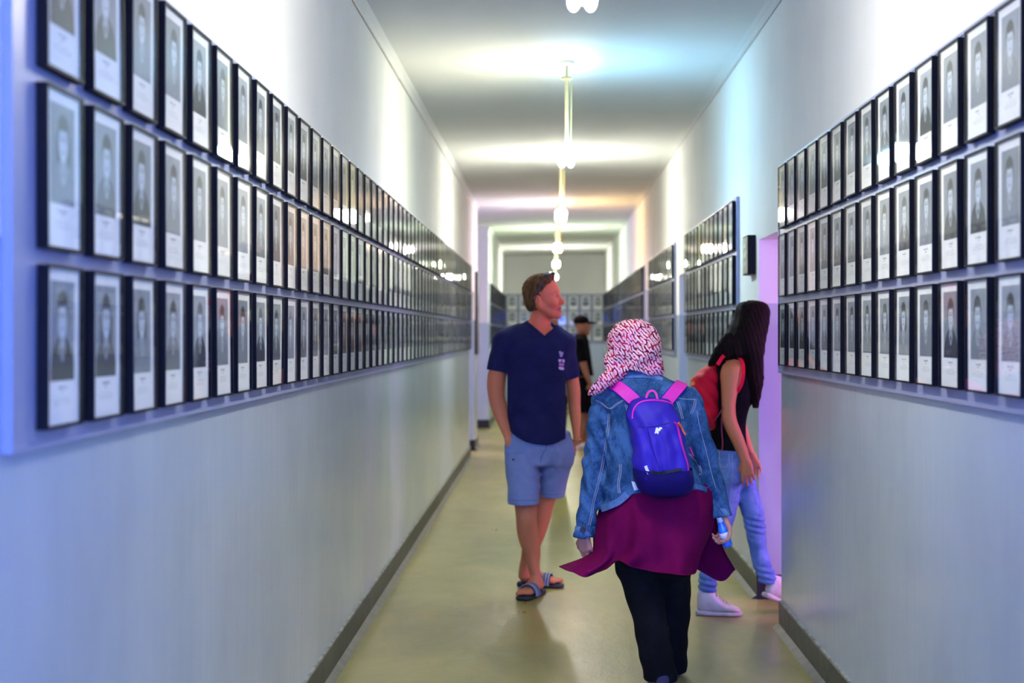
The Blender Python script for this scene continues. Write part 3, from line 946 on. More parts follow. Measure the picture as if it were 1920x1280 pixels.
def wrinkle(amp, fz=70, seed=0.0, fx=18):
    def fn(X, Y, Z):
        w = np.sin(Z * fz + 2.2 * np.sin(X * fx + seed) + 1.7 * np.sin(Y * fx * 1.3 + seed * 2) + seed)
        w2 = np.sin(Z * fz * .47 - 2.6 * np.sin(X * fx * .7 + 1.3 + seed) + seed * 3)
        w3 = np.sin((X + Y) * 34 + Z * 13 + seed)
        return amp * (.45 * w + .4 * w2 * np.abs(w2) + .25 * w3)
    return fn

# ================================================================== PERSON: man in navy T-shirt
SK_M = (.64, .20, .080)
SKIN_M = skin_mat('skin_sunburnt', (.64, .17, .075))
def toes(vol, base, yaw, sc=1.0, side=1):
    c, s_ = math.cos(yaw), math.sin(yaw)
    for i in range(5):
        o = (.034 - i * .0165) * sc * side; L = (.235, .232, .224, .214, .200)[i] * sc; r = (.0125, .0092, .0088, .0084, .0082)[i] * sc
        a = (base[0] + c * (L - .04) - s_ * o, base[1] + s_ * (L - .04) + c * o, base[2] + .026)
        b = (base[0] + c * L - s_ * o, base[1] + s_ * L + c * o, base[2] + .022)
        vol.cap(a, b, r, r, k=.004)
def foot_vol(vol, heel, yaw, sc=1.0, side=1, lift=.02):
    """bare foot from heel point on the floor along yaw"""
    b = (heel[0], heel[1], heel[2])
    vol.hl(b, yaw, [(.0, 0, .022, lift - .0, lift + .05), (.03*sc, 0, .033, lift, lift + .075), (.08*sc, 0, .034, lift, lift + .085), (.13*sc, .003*side, .038, lift, lift + .062),
                    (.18*sc, .006*side, .045*sc, lift, lift + .038), (.212*sc, .004*side, .043*sc, lift, lift + .026)], 2.3, .015)
    toes(vol, (b[0], b[1], lift - .008), yaw, sc, side)

M = Fig(1008, 8.16)
man = M.base(label='man in navy V-neck T-shirt, light blue shorts and slide sandals, looking right', cat='person')
h = .0042
V = Vol((-.36, -.32, -.01), (.36, .50, 1.90), h)
# torso and pelvis (inside the clothes)
V.zl(M.rows([(612, 1010, 19, .01, .062), (632, 1010, 40, .0, .080), (650, 1008, 55, .0, .10), (690, 1007, 52, 0, .105), (740, 1006, 51, 0, .10),
             (790, 1010, 50, .01, .10), (840, 1012, 56, .03, .11), (872, 1012, 54, .04, .105)]), 2.3, .03)
V.cap(M.w(1006, 622, .02), M.w(1017, 588, .01), .066, .060, .03)
V.cap(M.w(985, 634, .0), M.w(950, 648, 0), .055, .050, .03); V.cap(M.w(1035, 632, .0), M.w(1060, 650, .02), .05, .044, .03)
# arms into the pockets
V.zl(M.rows([(640, 948, 13, 0, .042), (665, 939, 14.5, .0, .046), (688, 934, 15.5, .012, .050), (702, 931.5, 17.2, .02, .054), (725, 930, 17, .03, .050), (745, 931, 15.4, .035, .045), (765, 936, 15.4, .025, .046),
             (785, 942, 13.8, .005, .040), (805, 949, 11.2, -.02, .031), (822, 954, 8.8, -.045, .026), (838, 958, 10.5, -.06, .022)]), 2.1, .03)
V.zl(M.rows([(645, 1061, 11, .02, .040), (675, 1067, 11, .03, .042), (706, 1073, 11.6, .04, .043), (735, 1076.5, 12, .05, .043), (755, 1077, 11.4, .05, .042),
             (780, 1079, 10.2, .02, .036), (803, 1080, 7.6, -.01, .030), (820, 1081, 6.8, -.03, .026), (836, 1076, 9, -.03, .024)]), 2.1, .03)
def pocket_hand(wr, d, n, ts): hand(V, wr, d, n, ts, (.15, .25, .2), .95)
pocket_hand(M.w(958, 836, -.055), (.25, 0, -1), (.8, .5, 0), -1)
pocket_hand(M.w(1075, 836, -.03), (-.3, 0, -1), (-.8, .5, 0), 1)
# legs
V.zl(M.rows([(850, 985, 27, .02, .095), (900, 984, 26, .0, .09), (945, 986, 21.5, -.03, .066), (962, 987, 20.5, -.045, .062), (978, 987.5, 20, -.05, .060), (1000, 990, 20.5, -.03, .062),
             (1020, 994, 18.8, -.01, .062), (1040, 998, 15.2, -.0, .052), (1062, 1000.5, 11.4, .0, .042), (1082, 1005, 10.2, .0, .038), (1100, 1009, 10.6, .0, .042)]), 2.0, .02)
V.ell(M.w(987, 968, -.09), (.034, .022, .042), k=.03)
V.zl(M.rows([(850, 1036, 26, .05, .095), (900, 1033, 25, .08, .088), (940, 1022, 19, .10, .062), (975, 1014, 17.5, .11, .056), (1000, 1006, 17.5, .14, .058),
             (1025, 996, 16.5, .18, .056), (1048, 989, 12.6, .21, .045), (1065, 984, 10.8, .23, .038), (1085, 982, 10.4, .25, .040)]), 2.0, .02)
FA = M.w(1013, 1110, .02); FAy = math.radians(-113)
FB_ = M.w(978, 1098, .28); FBy = math.radians(-14)
foot_vol(V, (FA[0], FA[1] + .03, 0), FAy, 1.02, -1, .024)
foot_vol(V, (FB_[0] - .005, FB_[1] + .012, 0), FBy, 1.02, 1, .024)
MH = Head(M.w(1019, 559.5, .0), math.radians(-22), math.radians(7), 0, 1.03)
MH.build(V, 1.08, .006, 1.15)
Vv, Qq = V.mesh()
col = face_paint(Vv, SK_M)
z = Vv[:, 2]
col[z > 1.45] = (.70, .15, .070)
col[(z < .9)] = (.60, .21, .085)
L = MH.local(Vv); m = (L[:, 2] < -.045) & (L[:, 2] > -.13) & (L[:, 0] > .02) & (z > 1.5); col[m] = col[m] * (.84, .92, .95)
col = MH.paint(Vv, col, lip=(.40, .075, .06), brow=(.30, .14, .07))
np_mesh('body', Vv, Qq, SKIN_M, man, col)

# hair: short, brown, swept
HAIR_M = simple('hair_short_brown', (.17, .072, .020), .75, spec=.15, col2=(.06, .026, .010), scale=60, bs=.6, bd=.006, stretch=(1, 1, .3))
HV = Vol(np.array(MH.o) - .16, np.array(MH.o) + .17, .0035)
MH.e(HV, (-.016, 0, .050), (.103, .081, .091), .0)
MH.e(HV, (-.030, 0, -.010), (.082, .074, .075), .02)
MH.e(HV, (.030, 0, .112), (.060, .052, .024), .02)
X, Y, Z = HV.grid()
def hl_local(X, Y, Z, H=MH):
    R = H.R; px, py, pz = X - H.o.x, Y - H.o.y, Z - H.o.z
    return [(R[0, i] * px + R[1, i] * py + R[2, i] * pz) / H.sc for i in range(3)]
lx, ly, lz = hl_local(X, Y, Z)
fr = np.maximum(lx - (-.010 + np.clip(lz - .02, 0, .09) * .95), -.2)          # receding front line
tem = lx - .012                                                             # sideburn line
front = np.where(lz > .075, lx - .070, np.where(lz > .03, lx - (.022 + (lz - .03) * .95), tem))
neck = -(lz + .062) + 0 * lx
low = np.where(lx > -.022, -(lz + .012), neck)
HV.F = np.maximum(HV.F, front * .8).astype(np.float32); HV.F = np.maximum(HV.F, low).astype(np.float32)
HV.disp(lambda X, Y, Z: .0022 * np.sin(lx * 260 + 3 * np.sin(ly * 90)) * np.sin(ly * 210 + lz * 150) + .0015 * np.sin(lx * 520 + lz * 330))
a, b = HV.mesh(); np_mesh('hair', a, b, HAIR_M, man)

# sunglasses pushed up on the head
DARK = simple('plastic_black', (.012, .012, .015), .25, spec=.6)
LENS = simple('lens_dark_teal', (.01, .03, .045), .08, spec=1.0)
sg = empty('sunglasses', (M.X0, M.Y0, 0), label='dark sunglasses pushed up onto the head of the man in navy', cat='sunglasses')
mb = MB()
for q in (-1, 1):
    mb.tube([MH.p(.055, q * .062, .108), MH.p(.030, q * .079, .080), MH.p(.006, q * .0845, .040), MH.p(-.012, q * .086, .006), MH.p(-.024, q * .083, -.020)], [.0042, .0045, .004, .0035, .003], 8)
mb.build('temple_arms', DARK, sg, smooth=True)
mb = MB(); mb.tube([MH.p(.055, -.062, .108), MH.p(.058, -.03, .133), MH.p(.060, 0, .139), MH.p(.058, .03, .133), MH.p(.055, .062, .108)], .0042, 8); mb.build('front_bridge', DARK, sg, smooth=True)
for q in (-1, 1):
    LV = Vol(np.array(MH.o) + [-.12, -.12, 0], np.array(MH.o) + [.16, .12, .2], .003)
    MH.e(LV, (.052, q * .032, .131), (.024, .028, .0065), .004, 'u', np.array([[1, 0, 0], [0, math.cos(q*.38), math.sin(q*.38)], [0, -math.sin(q*.38), math.cos(q*.38)]]))
    a, b = LV.mesh(); np_mesh('lens', a, b, LENS, sg)

# T-shirt
NAVY = fabric('cotton_navy', (.011, .012, .052), (.016, .016, .068), .85, 14, 700, .2)
T = Vol((-.34, -.22, .82), (.34, .26, 1.62), h)
T.zl(M.rows([(600, 1011, 24, .01, .072), (612, 1010, 32, .01, .080), (628, 1009, 54, .0, .098), (645, 1007, 64, .0, .122), (672, 1006, 63, -.0, .135), (700, 1006, 59, 0, .132), (740, 1005, 59, 0, .125),
             (775, 1009, 57.5, -.005, .125), (803, 1014, 57.5, -.005, .138), (828, 1016, 57, 0, .146), (838, 1016, 57, 0, .147)]), 2.3, .03, .008)
T.cap(M.w(975, 630, .0), M.w(948, 642, 0), .068, .070, .03); T.cap(M.w(948, 642, 0), M.w(931.5, 700, .02), .070, .064, .03)
T.cap(M.w(1040, 628, .0), M.w(1060, 645, .02), .064, .060, .03); T.cap(M.w(1060, 645, .02), M.w(1075, 714, .04), .060, .041, .03)
sx, sy, sz = M.w(932, 694, .0)
T.cut(lambda X, Y, Z: np.where(X < sx + .060, (sz - .004 + (X - sx) * -.14) - Z, -1) + 0 * Y)     # left sleeve hem
rx_, ry_, rz_ = M.w(1076, 707, .04)
T.cut(lambda X, Y, Z: np.where(X > rx_ - .045, (rz_ + (X - rx_) * .22) - Z, -1) + 0 * Y)
hx, hy, hz = M.w(1020, 829, .0)
T.cut(lambda X, Y, Z: (hz + .32 * ((X - hx) / .17)**2 * .17 + .02 * (Y > .05)) - Z)                # curved bottom hem
vn = M.w(1022, 630, -.1)                                                                          # V neck
T.cut(lambda X, Y, Z: np.where(Y < .035, Z - (vn[2] + np.abs(X - vn[0]) * (.78 + .25 * (X > vn[0]))), Z - M.w(1010, 598, .0)[2] - .0))
T.disp(wrinkle(.0065, 22, 1.2, 8))
T.disp(lambda X, Y, Z: .0035 * np.sin((X * 1.2 + Z) * 42 + 2 * np.sin(Z * 9)) * np.exp(-((Z - 1.02) / .12)**2))
a, b = T.mesh(); np_mesh('t_shirt', a, b, NAVY, man); bvT = M.bvh(a, b)
ts = [o for o in man.children if o.name.startswith('t_shirt')][0]
NAVY2 = fabric('cotton_navy_rib', (.010, .010, .050), (.014, .014, .065), .85)
laid(M, bvT, 'neck_rib', [(987, 604), (1000, 614), (1012, 624), (1021, 632)], .014, .002, NAVY2, ts)
laid(M, bvT, 'neck_rib', [(1022, 632), (1029, 624), (1036, 614)], .014, .002, NAVY2, ts)
EMB1 = simple('print_grey_lilac', (.38, .30, .50), .7, scale=200); EMB2 = simple('print_pink', (.62, .26, .52), .7, scale=300, col2=(.35, .10, .32)); EMB3 = simple('print_pale_lilac', (.72, .58, .80), .7, scale=200)
def star(cx, cy, r, k=5, r2=.45, ph=0.):
    return [(cx + (r if i % 2 == 0 else r * r2) * math.sin(ph + math.pi * i / k), cy - (r if i % 2 == 0 else r * r2) * math.cos(ph + math.pi * i / k)) for i in range(2 * k)]
decal_poly(M, bvT, 'chest_emblem', [[(1047.5, 658.5), (1051, 657.8), (1053, 660), (1056, 659.5), (1055.5, 664), (1053.6, 668.8), (1050, 668.8), (1049, 664)]], EMB1, ts)
decal_poly(M, bvT, 'chest_print_upper', [[(1046.8, 673), (1058.6, 673.4), (1058.6, 680), (1047.4, 679)], [(1048, 680.4), (1057, 681), (1057, 686.2), (1048, 685.8)]], EMB2, ts)
decal_poly(M, bvT, 'chest_print_lower', [[(1047.2, 687.6), (1052, 687.4), (1057.2, 688.8), (1057, 693.2), (1051, 693), (1047.8, 691.4)], [(1047.2, 673.6), (1052, 673.4), (1052, 677.4), (1047.5, 677.2)], [(1054, 674), (1058, 674.4), (1058, 678.2), (1054, 678)]], EMB3, ts)

# shorts
SHORT = fabric('cotton_light_blue', (.19, .25, .41), (.23, .29, .46), .85, 10, 600, .25)
S = Vol((-.30, -.24, .45), (.30, .32, 1.00), h)
S.zl(M.rows([(806, 1013, 54, .0, .118), (826, 1012, 62, .005, .128), (850, 1011, 64.5, .01, .135), (872, 1010, 62, .02, .125)]), 2.3, .02)
S.zl(M.rows([(846, 981, 34, -.005, .12), (880, 981, 32.5, -.01, .118), (915, 982, 31, -.03, .112), (946, 982, 29.5, -.045, .106)]), 2.2, .012, .006)
S.zl(M.rows([(846, 1044, 34, .03, .12), (880, 1041, 28.5, .05, .115), (910, 1037, 25, .075, .108), (936, 1034, 22.5, .085, .102)]), 2.2, .012, .006)
S.cap(M.w(957, 838, -.04), M.w(962, 868, -.05), .030, .032, .03); S.cap(M.w(1067, 834, -.03), M.w(1062, 866, -.03), .028, .030, .03)
S.cut(lambda X, Y, Z: np.where(X < M.w(1013, 900)[0], M.w(985, 944, -.05)[2] - Z, M.w(1035, 931, .08)[2] - Z) + 0 * Y)
S.disp(wrinkle(.0048, 34, .4, 9))
cxs, _, czs = M.w(1014, 852, 0)
S.disp(lambda X, Y, Z: .006 * np.sin(np.sqrt((X - cxs)**2 * 1.0 + (Z - czs)**2 + 1e-5) * 95) * np.exp(-(((X - cxs) / .14)**2 + ((Z - czs + .03) / .12)**2)) * (Y < .05))
a, b = S.mesh(); shorts = np_mesh('shorts', a, b, SHORT, man); bvS = M.bvh(a, b)
SEAM = simple('stitch_darker_blue', (.10, .14, .30), .9)
laid(M, bvS, 'fly_seam', [(1024, 829), (1024, 840), (1018, 850), (1014, 858), (1013, 880), (1013, 905)], .004, .001, SEAM, shorts)
laid(M, bvS, 'hem_seam', [(956, 936), (970, 938), (990, 938), (1006, 937)], .003, .001, SEAM, shorts)
laid(M, bvS, 'hem_seam', [(1018, 926), (1035, 927), (1053, 926)], .003, .001, SEAM, shorts)
laid(M, bvS, 'pocket_edge', [(961, 812), (955, 822), (948, 832)], .006, .002, SEAM, shorts)
laid(M, bvS, 'pocket_edge', [(1068, 808), (1073, 818), (1076, 828)], .006, .002, SEAM, shorts)
decal_poly(M, bvS, 'pocket_tag', [[(960.5, 859.5), (964, 859.5), (964, 863), (960.5, 863)]], DARK, shorts)
decal_poly(M, bvS, 'waist_button', [star(987, 822, 2.6, 6, .95)], simple('button_brown', (.06, .045, .03), .4), shorts)

# sandals
SOLE = simple('sandal_sole_black', (.018, .020, .026), .6); STRAPB = simple('sandal_strap_blue_grey', (.12, .18, .27), .6, scale=90); STR2 = simple('sandal_stripe_pale', (.30, .38, .46), .6)
for (fx, fy, yw, sd) in ((FA[0], FA[1] + .03, FAy, -1), (FB_[0] - .005, FB_[1] + .012, FBy, 1)):
    sroot = empty('slide_sandal', (0, 0, 0)); sroot.parent = man
    W = Vol((fx - .36, fy - .36, -.005), (fx + .36, fy + .36, .14), .004)
    W.hl((fx, fy, 0), yw, [(-.022, 0, .030, 0, .028), (.03, 0, .041, 0, .028), (.10, .002*sd, .040, .0, .026), (.17, .006*sd, .052, 0, .024), (.225, .004*sd, .050, 0, .024), (.262, .0, .034, .002, .024)], 4, .0, .014)
    a, b = W.mesh(); np_mesh('sole', a, b, SOLE, sroot)
    c, s_ = math.cos(yw), math.sin(yw)
    def arc(t, r1, r2, wd, mat, nm):
        pts, nr = [], []
        for i in range(13):
            an = math.pi * i / 12; o = math.cos(an) * r1; zz = .018 + math.sin(an) * r2
            pts.append((fx + c * t - s_ * o, fy + s_ * t + c * o, zz)); nr.append(Vector((-s_ * math.cos(an), c * math.cos(an), math.sin(an))))
        return ribbon(nm, pts, nr, wd, .005, mat, sroot)
    arc(.155, .049, .058, .066, SOLE, 'strap')
    for t in (.131, .147, .163, .179): arc(t, .0545, .0632, .009, STRAPB if t < .15 else STR2, 'strap_stripe')
GOLD = simple('bracelet_gold', (.75, .42, .12), .25, metal=1)
mb = MB(); wc = Vector(M.w(1081, 824, -.03))
mb.tube([wc + Vector((math.cos(t) * .026, math.sin(t) * .033, .004 * math.sin(t))) for t in np.linspace(0, 2 * math.pi, 25)], .003, 6, cap=False)
mb.build('bracelet', GOLD, man)

# ================================================================== PERSON: woman in denim jacket, seen from behind
N = Fig(1225, 6.0)
wo = N.base(label='woman from behind in headscarf, denim jacket, maroon tunic and black trousers', cat='person')
h = .0045
SKIN_W = skin_mat('skin_light', (.58, .27, .20)); SK_W = (.58, .27, .19)
lh = Vector(N.w(1096, 1000, .0)); rh = Vector(N.w(1354, 968, -.02))
V = Vol((-.42, -.36, -.01), (.42, .62, 1.56), h)
V.zl(N.rows([(716, 1200, 26, .02, .06), (735, 1208, 55, .02, .075), (780, 1215, 66, .02, .09), (850, 1222, 62, .02, .09), (910, 1226, 64, .03, .10), (960, 1228, 78, .03, .12), (1020, 1228, 80, .03, .13), (1050, 1228, 74, .03, .12)]), 2.3, .03)
V.cap(N.w(1195, 720, .03), N.w(1190, 690, .02), .055, .052, .03)
NH = Head(N.w(1190, 660, .01), math.radians(97), math.radians(-6), 0, .96); NH.build(V)
V.cap(N.w(1160, 742, .01), N.w(1133, 757, 0), .05, .045, .03); V.cap(N.w(1260, 738, .01), N.w(1292, 755, 0), .05, .045, .03)
V.zl(N.rows([(750, 1132, 17, 0, .04), (819, 1127, 17, .02, .04), (875, 1118, 16, .03, .037), (940, 1107, 13, .02, .030), (985, 1098, 10, .0, .024), (1006, 1095, 9, .0, .022)]), 2, .02)
V.zl(N.rows([(750, 1292, 17, 0, .04), (819, 1309, 17, .02, .04), (861, 1321, 16, .03, .037), (905, 1335, 14, .02, .032), (945, 1349, 11, .0, .026), (972, 1355, 9.5, -.02, .022)]), 2, .02)
V.zl(N.rows([(1030, 1196, 38, .02, .10), (1100, 1206, 32, .0, .085), (1150, 1218, 27, -.02, .065), (1200, 1227, 25, -.03, .06), (1250, 1236, 19, .0, .045), (1285, 1241, 16, .02, .04)]), 2, .02)
V.zl(N.rows([(1030, 1260, 38, .04, .10), (1100, 1260, 31, .10, .085), (1150, 1259, 27, .14, .065), (1200, 1258, 24, .18, .06), (1240, 1257, 17, .22, .042), (1262, 1257, 15, .26, .038)]), 2, .02)
V.hl((N.w(1241, 1290, .0)[0], -.04, 0), math.radians(92), [(0, 0, .028, .02, .08), (.06, 0, .034, .02, .09), (.14, 0, .04, .02, .06), (.22, 0, .034, .02, .04)], 2.3, .02)
V.hl((N.w(1257, 1262, .26)[0], .22, 0), math.radians(88), [(0, 0, .028, .02, .08), (.06, 0, .034, .02, .09), (.14, 0, .04, .02, .06), (.22, 0, .034, .02, .04)], 2.3, .02)
hand(V, lh + Vector((-.002, 0, .0)), (.12, .05, -1), (.6, .8, .1), -1, (.45, .6, .4), .86)
hand(V, rh, (.16, .06, -1), (-.75, -.55, .1), -1, (.75, .8, .5), .90)
a, b = V.mesh(); col = face_paint(a, SK_W); col = NH.paint(a, col); np_mesh('body', a, b, SKIN_W, wo, col)

# headscarf
def scarf_material():
    m, nt, b = new_mat('scarf_red_white_weave')
    g = nt.nodes.new('ShaderNodeTexCoord')
    def br(rz, sx, sz, thr, sh):
        mp = nt.nodes.new('ShaderNodeMapping'); nt.links.new(g.outputs['Object'], mp.inputs[0])
        mp.inputs['Rotation'].default_value = (math.radians(-90), 0, 0)
        mp2 = nt.nodes.new('ShaderNodeMapping'); nt.links.new(mp.outputs[0], mp2.inputs[0]); mp2.inputs['Rotation'].default_value = (0, 0, rz)
        n = noise(nt, g.outputs['Object'], 20, 2)
        x, y, z = xyz(nt, mp2.outputs[0])
        x = x + (n - .5) * .05; y = y + (n - .5) * .030
        row = (y * sz).floor()
        u = (x * sx + row * .37 + ((row * 12.99).sin() * 43.7).frac()).frac(); v = (y * sz).frac()
        return ((u - .5).abs().lt(.5 * thr)) * ((v - .5).abs().lt(sh)), (x * sx + row * .37).floor()
    a, ca = br(math.radians(56), 24, 84, .80, .27)
    c, cc = br(math.radians(-44), 36, 56, .50, .30)
    n = noise(nt, g.outputs['Object'], 9, 2); n2 = noise(nt, g.outputs['Object'], 55, 2)
    base = mixc(nt, n2.step(.4, .6), srgb(196, 44, 66), srgb(92, 10, 34))
    pale = mixc(nt, n.step(.38, .62), srgb(250, 214, 216), srgb(228, 176, 200))
    pale2 = mixc(nt, n.step(.45, .6), srgb(238, 150, 160), srgb(205, 140, 185))
    k = mixc(nt, c, base, pale2); k = mixc(nt, a, k, pale)
    nt.links.new(k, b.inputs['Base Color']); b.inputs['Roughness'].default_value = .8; b.inputs['Specular IOR Level'].default_value = .2
    bump(nt, b, a + c * .6, .5, .003); return m
SCARF = scarf_material()
V = Vol((-.36, -.22, 1.20), (.14, .26, 1.62), .0042)
V.zl(N.rows([(598, 1188, 13, .01, .045), (602, 1188, 24, .01, .065), (610, 1188, 35.5, .01, .09), (622, 1188, 44.5, .01, .108), (642, 1188, 50.5, .01, .122), (662, 1189.5, 51.5, .01, .122), (684, 1192, 51.5, .02, .115), (697, 1198, 48.5, .02, .11), (703, 1206, 44, .02, .10)]), 2.05, .02, .015)
V.cap(N.w(1150, 676, -.02), N.w(1153, 700, -.05), .040, .036, .03)
V.chain([N.w(1153, 696, -.05), N.w(1139, 713, -.10), N.w(1122, 727, -.10), N.w(1104, 738, -.09)], [.036, .030, .022, .010], .012)
V.cap(N.w(1228, 692, -.03), N.w(1240, 700, -.02), .030, .016, .02)
lim = lambda X: np.interp(X.ravel(), [N.w(1165, 0)[0], N.w(1178, 0)[0], N.w(1190, 0)[0], N.w(1205, 0)[0], N.w(1245, 0)[0]],
                          [N.w(0, 716)[2], N.w(0, 690)[2], N.w(0, 694)[2], N.w(0, 702)[2], N.w(0, 702)[2]]).reshape(X.shape)
V.cut(lambda X, Y, Z: np.where((X > N.w(1166, 0)[0]) & (Y < .2), lim(X) - Z, -1), .004)
V.disp(lambda X, Y, Z: .0045 * np.sin((X * .85 + Z * -.5) * 62 + 2 * np.sin(Z * 20)) * np.exp(-((Z - 1.36) / .10)**2) + .002 * np.sin((X + Z * .4) * 120))
a, b = V.mesh(); np_mesh('headscarf', a, b, SCARF, wo)

# denim jacket
DEN = denim('denim_jacket_blue', (.060, .155, .33), (.012, .050, .135))
DEN2 = denim('denim_jacket_faded', (.14, .25, .46), (.05, .12, .27))
V = Vol((-.46, -.26, .62), (.46, .30, 1.38), h)
V.zl(N.rows([(694, 1198, 30, .02, .075), (706, 1202, 46, .02, .09), (720, 1206, 72, .01, .105), (738, 1211, 88, .0, .120), (775, 1213, 84, .0, .135), (820, 1215, 83, .0, .14), (865, 1220, 86, .0, .142), (905, 1228, 98, .0, .15), (950, 1232, 106, .0, .158), (968, 1233, 108, .0, .16)]), 2.4, .03, .008)
V.zl(N.rows([(732, 1140, 20, .0, .05), (745, 1134, 25, .0, .062), (775, 1129, 26, .0, .066), (819, 1127, 26.5, .02, .066), (845, 1122, 25.5, .035, .064), (875, 1117, 24.5, .03, .062), (910, 1111.5, 23, .02, .056), (945, 1105, 20.5, .01, .050), (978, 1098.5, 18, 0, .044), (1004, 1096, 18.5, 0, .044)]), 2.1, .02, .006)
V.zl(N.rows([(728, 1282, 20, .0, .05), (745, 1291, 24, .0, .062), (775, 1297, 25.5, .0, .066), (819, 1309, 25.5, .02, .066), (861, 1321, 25, .03, .064), (895, 1333, 23.5, .02, .058), (920, 1341, 21.5, .01, .052), (945, 1349, 18.5, 0, .046), (964, 1354, 17, -.01, .044)]), 2.1, .02, .006)
bl, br_ = N.w(1123, 962, -.1), N.w(1337, 923, -.1)
def hem(X, Y, Z):
    xs = [N.w(q, 0, -.1)[0] for q in (1080, 1119, 1124, 1157, 1186, 1240, 1300, 1338, 1345, 1400)]
    zz = [.0, .0, N.w(0, 960, -.1)[2], N.w(0, 947, -.1)[2], N.w(0, 924, -.1)[2], N.w(0, 918, -.1)[2], N.w(0, 918, -.1)[2], N.w(0, 928, -.1)[2], .0, .0]
    return np.interp(X.ravel(), xs, zz).reshape(X.shape) - Z + 0 * Y
V.cut(hem, .0)
# armhole creases
for pts in ([(1152, 770), (1154, 800), (1155, 835), (1150, 870), (1142, 905), (1136, 935)], [(1277, 775), (1286, 815), (1296, 850), (1306, 885), (1322, 915)]):
    Pw = [N.w(px, py, -.155) for px, py in pts]
    for i in range(len(Pw) - 1): V.cap(Pw[i], Pw[i + 1], .022, .022, .022, 's')
V.disp(wrinkle(.0050, 41, .7, 15))
V.disp(lambda X, Y, Z: .0045 * np.sin(Z * 63 + X * 95 + 2.5 * np.sin(Z * 11 + Y * 30)) * np.clip((np.abs(X) - .15) / .05, 0, 1))
JV, JQ = V.mesh(); jacket = np_mesh('denim_jacket', JV, JQ, DEN, wo); bvJ = N.bvh(JV, JQ)
ST = simple('stitching_pale_thread', (.30, .33, .42), .8)
def seam(pts, dbl=True, wd=.0028, mat=None):
    laid(N, bvJ, 'seam', pts, wd, .0012, mat or ST, jacket, .0006)
    if dbl: laid(N, bvJ, 'seam', [(x + 3.2, y + .5) for x, y in pts], wd, .0012, mat or ST, jacket, .0006)
seam([(1141, 775), (1139, 800), (1135, 830), (1130, 860), (1124, 890), (1118, 915), (1111, 940), (1108, 962), (1103, 984)])
seam([(1117, 750), (1128, 756), (1142, 766), (1155, 757), (1170, 748), (1178, 744)])
seam([(1172, 758), (1180, 785), (1185, 815), (1186, 850), (1187, 880)])
seam([(1162, 870), (1161, 890), (1158, 908), (1160, 924)], True, .004)
seam([(1268, 752), (1273, 765), (1278, 785)], True)
seam([(1268, 745), (1285, 748), (1302, 748), (1300, 762), (1294, 775)], True)
seam([(1306, 770), (1312, 800), (1320, 830), (1327, 858), (1334, 888), (1342, 915)], False)
seam([(1290, 850), (1302, 862), (1310, 875), (1312, 890)], True, .004)
seam([(1160, 707), (1180, 702), (1210, 704), (1235, 708)], False)
laid(N, bvJ, 'hem_band', [(1128, 953), (1145, 947), (1160, 940), (1176, 926)], .030, .002, DEN2, jacket)
laid(N, bvJ, 'hem_band', [(1300, 911), (1314, 914), (1328, 918)], .020, .002, DEN2, jacket)
for crow in ([(985, 1098, 19.6, 0, .048), (1004, 1096, 19.8, 0, .048)], [(950, 1350, 18.6, 0, .048), (965, 1354, 18.2, -.01, .047)]):
    V = Vol((-.42, -.10, .55), (.42, .10, .88), .004)
    V.zl(N.rows(crow), 2.1, .0, .006); a, b = V.mesh(); np_mesh('cuff', a, b, DEN2, jacket)
    if crow[0][1] < 1200: bvC = N.bvh(a, b)
decal_poly(N, bvC, 'cuff_button', [star(1094, 993, 5.2, 8, .97)], simple('button_dark_brass', (.05, .05, .07), .3, metal=.8), jacket, .004, .004)
laid(N, bvJ, 'collar_band', [(1158, 712), (1172, 704), (1195, 703), (1222, 705), (1242, 712)], .030, .004, DEN2, jacket)

# maroon tunic: back panel and front panel with flying corners
MAR = fabric('tunic_maroon', (.130, .0015, .046), (.165, .004, .060), .75, 5, 500, .12, .3)
fold = lambda u, v: .024 * math.sin(u * 2.1 + v * .6) * (v / 4) + .008 * math.sin(u * 4.7 - v) * (v / 4)
MAR.node_tree.nodes['Principled BSDF'].inputs['Specular IOR Level'].default_value = .04; MAR.node_tree.nodes['Principled BSDF'].inputs['Sheen Weight'].default_value = 0
cloth(N, 'tunic_back_panel', [
    [(1140, 895, .06), (1124, 950, .03), (1113, 1000, .0), (1106, 1038, -.02), (1048, 1063, -.06)],
    [(1150, 895, .0), (1135, 955, -.04), (1130, 1003, -.06), (1122, 1045, -.08), (1072, 1070, -.10)],
    [(1163, 895, -.05), (1150, 958, -.10), (1147, 1008, -.11), (1142, 1048, -.12), (1100, 1082, -.13)],
    [(1180, 895, -.10), (1172, 960, -.14), (1170, 1008, -.15), (1162, 1040, -.14), (1134, 1068, -.13)],
    [(1200, 895, -.12), (1194, 960, -.17), (1190, 1005, -.18), (1182, 1035, -.17), (1160, 1049, -.15)],
    [(1222, 895, -.13), (1218, 960, -.18), (1214, 1010, -.20), (1206, 1045, -.20), (1190, 1065, -.20)],
    [(1248, 895, -.13), (1247, 960, -.18), (1244, 1010, -.20), (1240, 1048, -.21), (1230, 1073, -.22)],
    [(1280, 895, -.12), (1283, 960, -.16), (1279, 1010, -.18), (1275, 1050, -.19), (1270, 1075, -.20)],
    [(1312, 895, -.08), (1318, 955, -.11), (1313, 1005, -.12), (1306, 1045, -.12), (1303, 1077, -.13)],
    [(1335, 895, .0), (1341, 945, -.02), (1339, 980, -.04), (1330, 1010, -.06), (1312, 1040, -.08)]], MAR, wo, 7, .003, fold)
